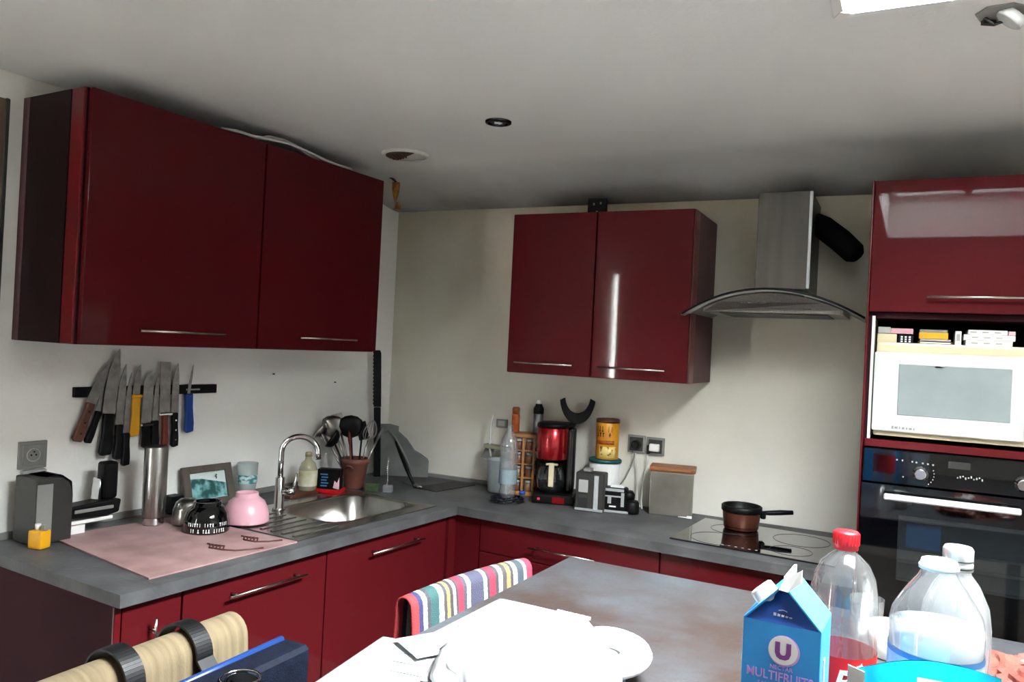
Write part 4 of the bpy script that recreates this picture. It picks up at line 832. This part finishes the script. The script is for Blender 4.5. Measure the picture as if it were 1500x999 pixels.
# fly paper
root = thing('fly_paper', 'amber sticky fly paper hanging from the ceiling in the corner', 'fly paper', (.235, -.33, 2.395))
b = B(); b.grid(lambda u, v: Vector((.019*math.cos(2.2*v+.4)*(2*u-1)+.012, .019*math.sin(2.2*v+.4)*(2*u-1), -.015-.135*v)), 4, 16); b.obj('strip', 'amber', root, solid=.0015)
b = B(); b.lathe([(.013, 0), (.013, -.032), (.01, -.034)], (.026, .008, -.115), 14); b.obj('cartridge', 'amber', root)
b = B(); b.tube([(-.03, -.01, .012), (-.01, -.004, .004), (.012, 0, -.015)], [.004, .006, .005], 6); b.obj('pin_tape', 'brownrot', root)
# tan board at the very left on the wall
root = thing('wall_board', 'tan wooden board on the wall past the left cabinets', 'board', Lp(.001, -2.16, 1.442), AL)
b = B(); b.box((.008, 0, .438), (.014, .33, .876), bev=.003); b.obj('panel', 'tan', root)
b = B(); b.box((.010, .168, .438), (.018, .014, .88), bev=.003); b.obj('edge_strip', 'dgrey', root)
# nail stubs in the left wall
for i, (t_, z_, lb) in enumerate(((-.799, 1.427, 'small dark nail in the wall under the cabinet joint'), (-.393, 1.383, 'small dark nail in the wall under the sink cabinet'))):
    b = B(); b.cyl((0, 0, 0), .003, .010, 8, axis='X'); o = b.obj('nail', 'dgrey', None, Lp(0, t_, z_), AL); tag(o, lb, 'nail')

# ---------------------------------------------------------------- island table
AI = rad(-2.4); IO = Vector((1.628, -1.274, 0))
root = thing('island_table', 'grey slate-topped island table in the foreground', 'table', IO, AI)
b = B(); b.box((.80, -.83, ZI-.019), (1.60, 1.66, .038), bev=.003); b.obj('table_top', 'island', root)
for x, y in ((.06, -.06), (1.54, -.06), (.06, -1.60), (1.54, -1.60)): b = B(); b.box((x, y, (ZI-.038)/2), (.06, .06, ZI-.040), bev=.003); b.obj('leg', 'dgrey', root)
for c, d in (((.8, -.06, ZI-.085), (1.41, .025, .09)), ((.8, -1.60, ZI-.085), (1.41, .025, .09)), ((.06, -.83, ZI-.085), (.025, 1.47, .09)), ((1.54, -.83, ZI-.085), (.025, 1.47, .09))): b = B(); b.box(c, d); b.obj('rail', 'dgrey', root)

# chairs along the island's left side; local +x faces the island
def chair(label, loc, rz, top, w):
    root = thing('chair', label, 'chair', loc, rz)
    b = B(); b.box((.24, 0, .46), (.42, w, .045), bev=.012, seg=2); b.obj('seat', 'fabric_chair', root)
    for x, y in ((.06, w/2-.03), (.06, -w/2+.03), (.42, w/2-.03), (.42, -w/2+.03)): b = B(); b.tube([(x, y, 0), (x*.98+.005, y*.97, .44)], [.014, .019], 8); b.obj('leg', 'wood_dark', root)
    for y in (w/2-.03, -w/2+.03): b = B(); b.tube([(.035, y, .47), (.004, y, .66), (.0, y, top-.02)], [.018, .013, .012], 8); b.obj('post', 'wood_dark', root)
    b = B(); b.box((.005, 0, top-.14), (.022, w-.06, .26), bev=.008, seg=2); b.obj('backrest', 'wood_dark', root)
    return root
STR = [((.58, .10, .11), .05), ((.10, .10, .24), .03), ((.62, .66, .68), .03), ((.16, .15, .17), .022), ((.10, .22, .22), .055), ((.66, .70, .70), .03), ((.17, .16, .18), .025), ((.55, .42, .22), .025), ((.15, .14, .16), .025), ((.62, .66, .68), .025), ((.16, .15, .17), .02), ((.55, .10, .16), .045), ((.18, .18, .22), .022), ((.62, .66, .68), .025), ((.17, .17, .24), .09), ((.60, .62, .66), .03), ((.16, .15, .17), .02), ((.55, .10, .16), .05), ((.17, .16, .18), .022), ((.58, .60, .60), .03), ((.2, .18, .18), .03), ((.56, .43, .24), .03), ((.17, .16, .18), .02), ((.68, .70, .72), .04), ((.17, .20, .23), .07), ((.64, .66, .68), .03), ((.58, .13, .20), .05)]
def stripe_mat():
    m = bpy.data.materials.new('striped_cloth'); m.use_nodes = True; nt = m.node_tree; bs = nt.nodes['Principled BSDF']; bs.inputs['Roughness'].default_value = .9
    uv = nt.nodes.new('ShaderNodeUVMap'); sp = nt.nodes.new('ShaderNodeSeparateXYZ'); nt.links.new(uv.outputs[0], sp.inputs[0])
    nz = nt.nodes.new('ShaderNodeTexNoise'); nz.inputs['Scale'].default_value = 90; nt.links.new(uv.outputs[0], nz.inputs['Vector'])
    ma = nt.nodes.new('ShaderNodeMath'); ma.operation = 'MULTIPLY_ADD'; ma.inputs[1].default_value = .010; nt.links.new(nz.outputs['Fac'], ma.inputs[0]); nt.links.new(sp.outputs[0], ma.inputs[2])
    tot = sum(w for _, w in STR); fac = ma.outputs[0]; acc = 0; cuts = []
    for c, w in STR: cuts.append((acc/tot, c)); acc += w
    def ramp(lo, hi, seg):
        r = nt.nodes.new('ShaderNodeValToRGB'); r.color_ramp.interpolation = 'CONSTANT'; e = r.color_ramp.elements
        seg = [(p, tuple(.62*x**1.5 for x in c)) for p, c in seg]; e[0].position, e[0].color = 0, (*seg[0][1], 1); e[1].position, e[1].color = max(.0001, seg[1][0]), (*seg[1][1], 1)
        for p, c in seg[2:]: k = e.new(p); k.color = (*c, 1)
        nt.links.new(fac, r.inputs[0]); return r.outputs[0]
    h = len(cuts)//2; r1 = ramp(0, 1, cuts[:h]); r2 = ramp(0, 1, cuts[h:])
    gt = nt.nodes.new('ShaderNodeMath'); gt.operation = 'GREATER_THAN'; gt.inputs[1].default_value = cuts[h][0]; nt.links.new(fac, gt.inputs[0])
    mx = nt.nodes.new('ShaderNodeMix'); mx.data_type = 'RGBA'; nt.links.new(gt.outputs[0], mx.inputs[0]); nt.links.new(r1, mx.inputs[6]); nt.links.new(r2, mx.inputs[7]); nt.links.new(mx.outputs[2], bs.inputs['Base Color'])
    w = nt.nodes.new('ShaderNodeTexNoise'); w.inputs['Scale'].default_value = 160; nt.links.new(uv.outputs[0], w.inputs['Vector']); bp = nt.nodes.new('ShaderNodeBump'); bp.inputs['Strength'].default_value = .5; bp.inputs['Distance'].default_value = .004; nt.links.new(w.outputs['Fac'], bp.inputs['Height']); nt.links.new(bp.outputs[0], bs.inputs['Normal'])
    return m
M['striped'] = stripe_mat()
def drape(L, R, drop_f, drop_b, bulge, wav=.004, sag=0):
    """cloth over a rail running along local y: front hangs at +x"""
    tot = drop_f+PI*R+drop_b
    def f(u, v):
        s = v*tot; y = -L/2+L*u; wv = wav*math.sin(9*u+2*v)+wav*.6*math.sin(23*u+5*v)
        if s < drop_f: x = R+bulge*math.sin(PI*(1-s/drop_f)*.9); z = -(drop_f-s)
        elif s < drop_f+PI*R: a = (s-drop_f)/R; x = R*math.cos(a); z = R*math.sin(a)
        else: x = -R-bulge*.4*((s-drop_f-PI*R)/drop_b); z = -(s-drop_f-PI*R)
        return Vector((x+wv, y, z+sag*(4*(u-.5)**2)*-1+wv*.4))
    return f
def cloth(L, R, df, db, bulge, m, th, name, label, cat, loc, rz, wav=.004, sag=0):
    b = B(); b.grid(drape(L, R, df, db, bulge, wav, sag), 48, 70, uv=True); o = b.obj(name, m, None, loc, rz, solid=th); return tag(o, label, cat)
CH1 = (1.466, -1.600); a1 = math.atan2(-(1.53-1.442), .485)
chair('dark wooden chair at the far end of the island under the striped cloth', (CH1[0], CH1[1], 0), a1, .94, .46)
cloth(.52, .026, .30, .28, .012, 'striped', .005, 'striped_cloth', 'multicoloured striped woven cloth draped over the far chair back', 'cloth', (CH1[0], CH1[1], .953), a1, sag=.010)
CH2 = (1.285, -2.53)
chair('dark wooden chair nearer the camera under the beige towel', (CH2[0], CH2[1], 0), .0, .975, .44)
cloth(.50, .040, .34, .30, .010, 'towel', .007, 'beige_towel', 'thick beige ribbed towel draped over the nearer chair back', 'towel', (CH2[0], CH2[1], .985), 0, wav=.003)
# navy bag hung on that chair by two black straps over the towel
root = thing('navy_bag', 'navy blue bag hung from the towel-covered chair by black straps', 'bag', (1.425, -2.42, .582))
b = B(); b.box((0, -.005, .205), (.075, .37, .400), bev=.022, seg=3); bo = b.obj('body', 'navy', root)
b = B(); b.tube([(-.030, -.175, .400), (-.030, .165, .404)], .008, 8); b.obj('zip', 'navy_edge', root)
b = B(); b.box((.046, -.02, .17), (.024, .26, .25), bev=.010, seg=2); b.obj('front_pocket', 'navy', root)
b = B(); b.lathe([(.034, 0), (.036, .006), (.034, .030), (.026, .034), (.022, .031), (.001, .029)], (.045, -.02, .372), 24, rot=Matrix.Rotation(.25, 4, 'Y')); tg = b.obj('round_toggle', 'black_gloss', root)
b = B(); b.tube([(.045+.034*math.cos(a), -.02+.034*math.sin(a), .409) for a in [2*PI*i/20 for i in range(20)]], .0025, 6, closed=True); b.obj('toggle_ring', 'chrome', tg)
def bag_strap(y):
    pts = [(1.425-.035, y, .93)] + [(CH2[0]+.055*math.cos(a), y, .985+.055*math.sin(a)) for a in [PI*i/28 for i in range(29)]] + [(CH2[0]-.065, y-.02, .88), (CH2[0]-.066, y-.03, .72)]
    bm_ = B(); P = [Vector(p)-Vector(root.location) for p in pts]
    for i in range(len(P)-1):
        a, c = P[i], P[i+1]; d = (c-a); nrm = Vector((d.z, 0, -d.x)).normalized()*.004; w = Vector((0, .019, 0))
        vs = [bm_.bm.verts.new(q) for q in (a-w, a+w, c+w, c-w, a-w+nrm, a+w+nrm, c+w+nrm, c-w+nrm)]
        for idx in ((0, 1, 2, 3), (4, 5, 6, 7), (0, 4, 7, 3), (1, 5, 6, 2), (0, 1, 5, 4), (3, 2, 6, 7)): bm_.bm.faces.new([vs[k] for k in idx])
    return bm_.obj('strap', 'strap', root)
bag_strap(-2.405); bag_strap(-2.555)

# ---------------------------------------------------------------- things on the island
def sheet(name, label, cat, loc, rz, w, h, curl, m='paper', seed=0, marks=0, z=.0006):
    rn = random.Random(seed); b = B(); A_, B_ = rn.uniform(0, 6), rn.uniform(0, 6)
    b.grid(lambda u, v: Vector(((u-.5)*w, (v-.5)*h, .001+curl*(.5+.5*math.sin(3*u+A_))*(.5+.5*math.sin(2.5*v+B_))*(u*v+.1))), 12, 12)
    o = b.obj(name, m, None, (loc[0], loc[1], ZI+z), rz, solid=.0006); tag(o, label, cat, 'papers spread on the island')
    if marks:
        b = B()
        for k in range(marks):
            y = -.42*h+.84*h*k/max(1, marks-1); L = w*rn.uniform(.25, .7); b.box((rn.uniform(-.1, .1)*w, y, .0026+curl*.3), (L, .0022, .0004))
        b.obj('print_lines', 'ink', o)
    return o
sheet('paper_sheet', 'white paper sheet reaching furthest along the island edge', 'paper', (1.735, -1.905), -.05, .21, .295, .003, seed=1, z=.0008)
sheet('paper_sheet', 'white printed sheet at the near island edge with handwritten marks', 'paper', (1.675, -2.26), .12, .21, .297, .004, seed=2, marks=7, z=.004)
sheet('paper_sheet', 'white sheet half under the crumpled white bag', 'paper', (1.80, -2.10), .30, .21, .297, .006, seed=3, z=.0085)
sheet('envelope', 'grey-edged white envelope lying across the papers', 'envelope', (1.70, -2.08), -.55, .11, .22, .002, seed=4, z=.014)
sheet('paper_sheet', 'folded white sheet with a torn corner past the crumpled bag', 'paper', (1.865, -1.855), .75, .11, .10, .012, seed=5, z=.006)
# crumpled white bag: lumpy closed shell
def crumple(name, label, cat, m, loc, rx, ry, hz, seed, rz=0, amp=.25, fine=.10, kx=2.6):
    b = B(); nu, nv = 64, 34
    def f(u, v):
        a = 2*PI*u; ph = PI*v; c, s = math.cos(a), math.sin(a)
        d = Vector((c*math.sin(ph), s*math.sin(ph), math.cos(ph))); q = d*1.7+Vector((seed*3.1, seed*1.7, 0))
        k = 1+amp*noise.noise(q)+fine*abs(noise.noise(q*3.1))*1.5+fine*.4*noise.noise(q*9)
        p = Vector((d.x*rx*k, d.y*ry*k, 0)); zz = d.z*k
        p.z = hz*(zz if zz > 0 else zz*.02); return p + Vector((0, 0, hz*.03))
    b.grid(f, nu, nv); bmesh.ops.remove_doubles(b.bm, verts=b.bm.verts, dist=1e-5)
    o = b.obj(name, m, None, loc, rz)
    lo = min(v.co.z for v in o.data.vertices)
    for v in o.data.vertices: v.co.z -= lo
    return o
root = thing('plastic_bag', 'crumpled white plastic bag lying on the papers', 'bag', (1.895, -2.13, ZI+.017))
o = crumple('body', '', '', 'bagwhite', (0, 0, 0), .175, .19, .062, 3, .3, amp=.18, fine=.06); o.parent = root
b = B(); b.tube([(.07, .09, .030)] + [(.120+.062*math.cos(a), .085+.058*math.sin(a), .030+.008*math.sin(a)) for a in [2.2-.2*i for i in range(20)]] + [(.06, .04, .026)], [.030]*22, 12, flat=.6); b.obj('handle_loop', 'bagwhite', root)
b = B(); b.tube([(.0, .13, .02), (-.01, .17, .055), (.05, .19, .05)], [.02, .012, .004], 8, flat=.4); b.obj('crumpled_tip', 'bagwhite', root)

# juice carton: gable top, ridge running away from the camera
root = thing('juice_carton', 'blue fruit juice carton with white cap on the island', 'carton', (2.383, -2.372, ZI+.0005), rad(-3)); CW, CD, CB, CT = .098, .090, .284, .344
x0, x1, y0, y1 = -CW/2, CW/2, -CD/2, CD/2
b = B(); b.box((0, 0, CB/2), (CW, CD, CB)); cb = b.obj('body', 'carton', root, bevel=.0015)
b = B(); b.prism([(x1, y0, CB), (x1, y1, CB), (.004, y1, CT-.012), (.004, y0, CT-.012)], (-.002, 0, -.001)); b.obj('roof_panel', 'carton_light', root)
b = B(); b.prism([(x0, y0, CB), (x0, y1, CB), (-.004, y1, CT-.012), (-.004, y0, CT-.012)], (.002, 0, -.001)); b.obj('roof_panel', 'carton', root)
for yy, s in ((y0, 1), (y1, -1)):
    b = B(); b.prism([(x0+.002, yy, CB), (x1-.002, yy, CB), (0, yy+s*.028, CT-.016)], (0, s*.002, .0005)); b.obj('gusset', 'carton_dark', root)
b = B(); b.box((0, .004, CT-.008), (.0035, CD-.014, .014)); b.obj('top_fin', 'milk', root)
b = B(); b.prism([(-.006, y0-.001, CT-.016), (.006, y0-.001, CT-.017), (.021, y0+.003, CT-.004), (.021, y0+.004, CT+.013), (.000, y0+.002, CT-.002)], (.001, .0015, .0005)); b.obj('opened_flap', 'milk', root)
ca = Matrix.Rotation(-.75, 4, 'Y'); b = B(); b.lathe([(.019, 0), (.019, .004), (.017, .005), (.0165, .020), (.014, .022)], (-.021, -.012, .303), 24, rot=ca); b.obj('cap', 'milk', root)
fz = y0-.0006; rx90 = (PI/2, 0, 0)
b = B(); b.lathe([(.0198, 0), (.0198, .0006)], (.0045, fz, .2505), 40, rot=Matrix.Rotation(PI/2, 4, 'X'), sy=1.0); lg = b.obj('logo_ring', 'lilac', cb)
b = B(); b.lathe([(.0183, .0006), (.0183, .0010)], (.0035, fz, .251), 40, rot=Matrix.Rotation(PI/2, 4, 'X')); b.obj('logo_disc', 'print_white', cb)
b = B(); ub = [(-.0115, .012), (-.0045, .012), (-.0045, -.003), (-.003, -.0062), (0, -.007), (.003, -.0062), (.0045, -.003), (.0045, .012), (.0115, .012), (.0115, -.004), (.009, -.0105), (.004, -.0135), (-.004, -.0135), (-.009, -.0105), (-.0115, -.004)]
b.prism([(.0035+x*.87, fz-.0011, .251+z*.87) for x, z in ub], (0, -.0004, 0)); b.obj('logo_letter', 'violet', cb)
text('NECTAR', .0075, 'lilac', cb, (.002, fz-.0004, .2275), rx90)
text('MULTIFRUITS', .0165, 'lilac', cb, (.0, fz-.0004, .2155), rx90, bold=.0001, sx=.86)
text('SANS SUCRES', .0075, 'lilac', cb, (-.004, fz-.0004, .203), rx90)
b = B()
for k in range(5): b.box((-.010+.005*k, fz+.006, .294-.0006*k), (.0035, .0005, .004))
b.tube([(-.006, fz+.008, .299), (0, fz+.008, .3005), (.005, fz+.008, .299)], .0006, 4); b.obj('crest', 'print_white', cb)
b = B(); b.box((x1+.0003, -.01, .215), (.0006, .012, .05)); b.box((x1+.0003, -.005, .12), (.0006, .05, .10)); b.obj('side_print', 'lilac', cb)

# soda bottle with red cap
root = thing('soda_bottle', 'clear plastic soda bottle with red cap and red label', 'bottle', (2.438, -2.128, ZI+.0005)); R0 = .0515
b = B(); b.lathe([(.040, 0), (.048, .006), (R0, .03), (R0, .185), (.0500, .200), (.0505, .215), (R0, .235), (.0505, .262), (.046, .288), (.036, .309), (.021, .323), (.0145, .328), (.0145, .337)], n=40, cap=False); b.obj('body', 'clearp', root)
b = B(); b.lathe([(.0185, 0), (.0185, .006), (.0195, .007), (.0195, .026), (.017, .0285), (.001, .029)], (0, 0, .331), 28); b.obj('cap', 'cap_red', root)
b = B()
for k in range(24): a = 2*PI*k/24; b.box((.0195*math.cos(a), .0195*math.sin(a), .348), (.0014, .0016, .017), rz=a)
b.obj('cap_ridge', 'cap_red', root)
b = B(); b.lathe([(R0+.0006, .085), (R0+.0006, .174)], n=44, cap=False); lb = b.obj('label', 'label_red', root)
text('Bri', .050, 'print_white', lb, (-.0, 0, .136), (0, 0, rad(22)), ext=.0008, shear=.25, bend=R0+.0012, bold=.001)
text('O', .04, 'print_white', lb, (0, 0, .100), (0, 0, rad(8)), ext=.0008, bend=R0+.0012, bold=.001)
b = B(); b.tube([((R0+.0012)*math.sin(.45+.018*k), -(R0+.0012)*math.cos(.45+.018*k), .160+.003*math.sin(1.9*k)+.0005*k) for k in range(14)], .0007, 5); b.obj('printed_squiggle', 'print_white', lb)
b = B(); b.lathe([(R0*.985, .004), (R0*.985, .19), (.001, .19)], n=32); 
bpy.data.meshes  # the liquid line: bottle is nearly empty, only a film at the foot
b.bm.free()
# big bottle, uncapped, with pale blue label
root = thing('water_jug', 'big uncapped clear plastic bottle with pale blue label', 'bottle', (2.562, -2.291, ZI+.0005)); R1 = .0575
b = B(); b.lathe([(.045, 0), (.054, .006), (R1, .03), (R1, .284), (.0545, .300), (.046, .316), (.036, .332), (.025, .347), (.021, .356), (.021, .366)], n=40, cap=False); b.obj('body', 'clearp', root)
b = B(); b.lathe([(.021, 0), (.0245, .001), (.0245, .006), (.0225, .008), (.0215, .013), (.019, .013), (.019, 0)], (0, 0, .357), 30, cap=False); b.obj('neck_ring', 'milk', root)
b = B(); b.lathe([(R1+.0006, .06), (R1+.0006, .252)], n=44, cap=False); lb = b.obj('label', 'label_blue', root)
b = B(); b.lathe([(R1+.0009, .246), (R1+.0009, .253)], n=44, cap=False); b.obj('label_edge', 'blue_print', lb)
b = B(); b.grid(lambda u, v: Vector(((R1+.0012)*math.sin(.15+.28*u), -(R1+.0012)*math.cos(.15+.28*u), .229+.019*v)), 6, 2); b.obj('printed_badge', 'blue_print', lb, solid=.0004)
b = B(); b.grid(lambda u, v: Vector(((R1+.0018)*math.sin(.20+.19*u), -(R1+.0018)*math.cos(.20+.19*u), .232+.012*v)), 6, 2); b.obj('printed_square', 'print_white', lb, solid=.0004)
b = B(); b.lathe([(R1-.001, .253), (R1-.001, .283), (.001, .284)], n=36, cap=False); b.obj('frosted_band', clear('frosted_band', (.93, .95, .96), .1, .55), root)
# slimmer bottle behind it with silver cap
root = thing('water_bottle', 'clear bottle with ribbed silver-white cap behind the big bottle', 'bottle', (2.592, -2.155, ZI+.0005))
b = B(); b.lathe([(.040, 0), (.046, .006), (.047, .03), (.047, .25), (.043, .28), (.030, .31), (.019, .325), (.017, .335)], n=36, cap=False); b.obj('body', 'clearfrost', root)
b = B(); b.lathe([(.0205, 0), (.0205, .010), (.0198, .011), (.0205, .013), (.0205, .030), (.018, .034), (.001, .0345)], (0, 0, .331), 28); b.obj('cap', 'foil', root)
b = B(); b.lathe([(.0212, .334), (.0212, .336)], n=28, cap=False); b.lathe([(.0209, .345), (.0209, .3465)], n=28, cap=False); b.obj('cap_line', 'dgrey', root)
# white mug behind the bottles
root = thing('mug', 'white mug standing behind the soda bottle', 'mug', (2.505, -1.60, ZI+.0005))
b = B(); b.lathe([(.036, 0), (.040, .004), (.042, .07), (.039, .07), (.037, .01), (.001, .008)], n=30); b.obj('body', 'white', root)
b = B(); b.tube([(.040, 0, .055), (.062, 0, .055), (.066, 0, .035), (.058, 0, .018), (.041, 0, .016)], .005, 8); b.obj('handle', 'white', root)
root = thing('glass', 'empty drinking glass beside the white mug', 'glass', (2.455, -1.50, ZI+.0005))
b = B(); b.lathe([(.030, 0), (.033, .003), (.037, .09), (.035, .09), (.031, .008), (.001, .006)], n=28); b.obj('body', 'clearp', root)
# cyan packet
def pouch(root, w, h, d, m, seed, top=.12):
    b = B()
    def side(sg):
        def f(u, v):
            x = (u-.5)*w*(1-.08*math.sin(PI*v)); prof = (math.sin(PI*min(1, max(0, u)))**.5)*(1-max(0, (v-.25)/.75)**2.2)*d*.5
            n_ = .006*noise.noise(Vector((u*4+seed, v*4, sg)))+.004*abs(noise.noise(Vector((u*9, v*9+seed, sg*2))))
            return Vector((x, sg*(prof+n_*math.sin(PI*u)*(1-v*.5)+.0008), v*h+v*(.016*math.sin(PI*u)+.022*(u-.62))))
        return f
    b.grid(side(-1), 24, 22); b.grid(side(1), 24, 22); return b.obj('pouch', m, root)
root = thing('snack_packet', 'bright cyan food packet with white label in front of the big bottle', 'packet', (2.545, -2.425, ZI+.0005), .06)
po = pouch(root, .160, .263, .09, 'cyan', 2)
b = B(); b.grid(lambda u, v: Vector((-.008+.066*u, -.052+.037*(.13+.80*v)**1.8, .165+.097*v)), 8, 8); b.obj('label_patch', 'print_white', root, solid=.0006)
b = B(); b.prism([(-.083, -.004, .10), (-.060, -.014, .12), (-.064, -.008, .252), (-.083, -.004, .256)], (0, .003, 0)); b.obj('foil_corner', 'foil', root)
# pink crumpled packet
o = crumple('crumpled_packet', '', '', 'salmon', (2.80, -1.72, ZI+.0005), .125, .17, .070, 8, .5, amp=.35, fine=.18); tag(o, 'crumpled salmon-pink food packet at the island right side', 'packet')
for p in o.data.polygons: p.use_smooth = False
b = B(); b.grid(lambda u, v: Vector((-.03+.05*u, .02+.06*v, .079-.012*abs(u-.5)-.01*v)), 3, 3); b.obj('printed_patch', 'print_white', o, solid=.001)
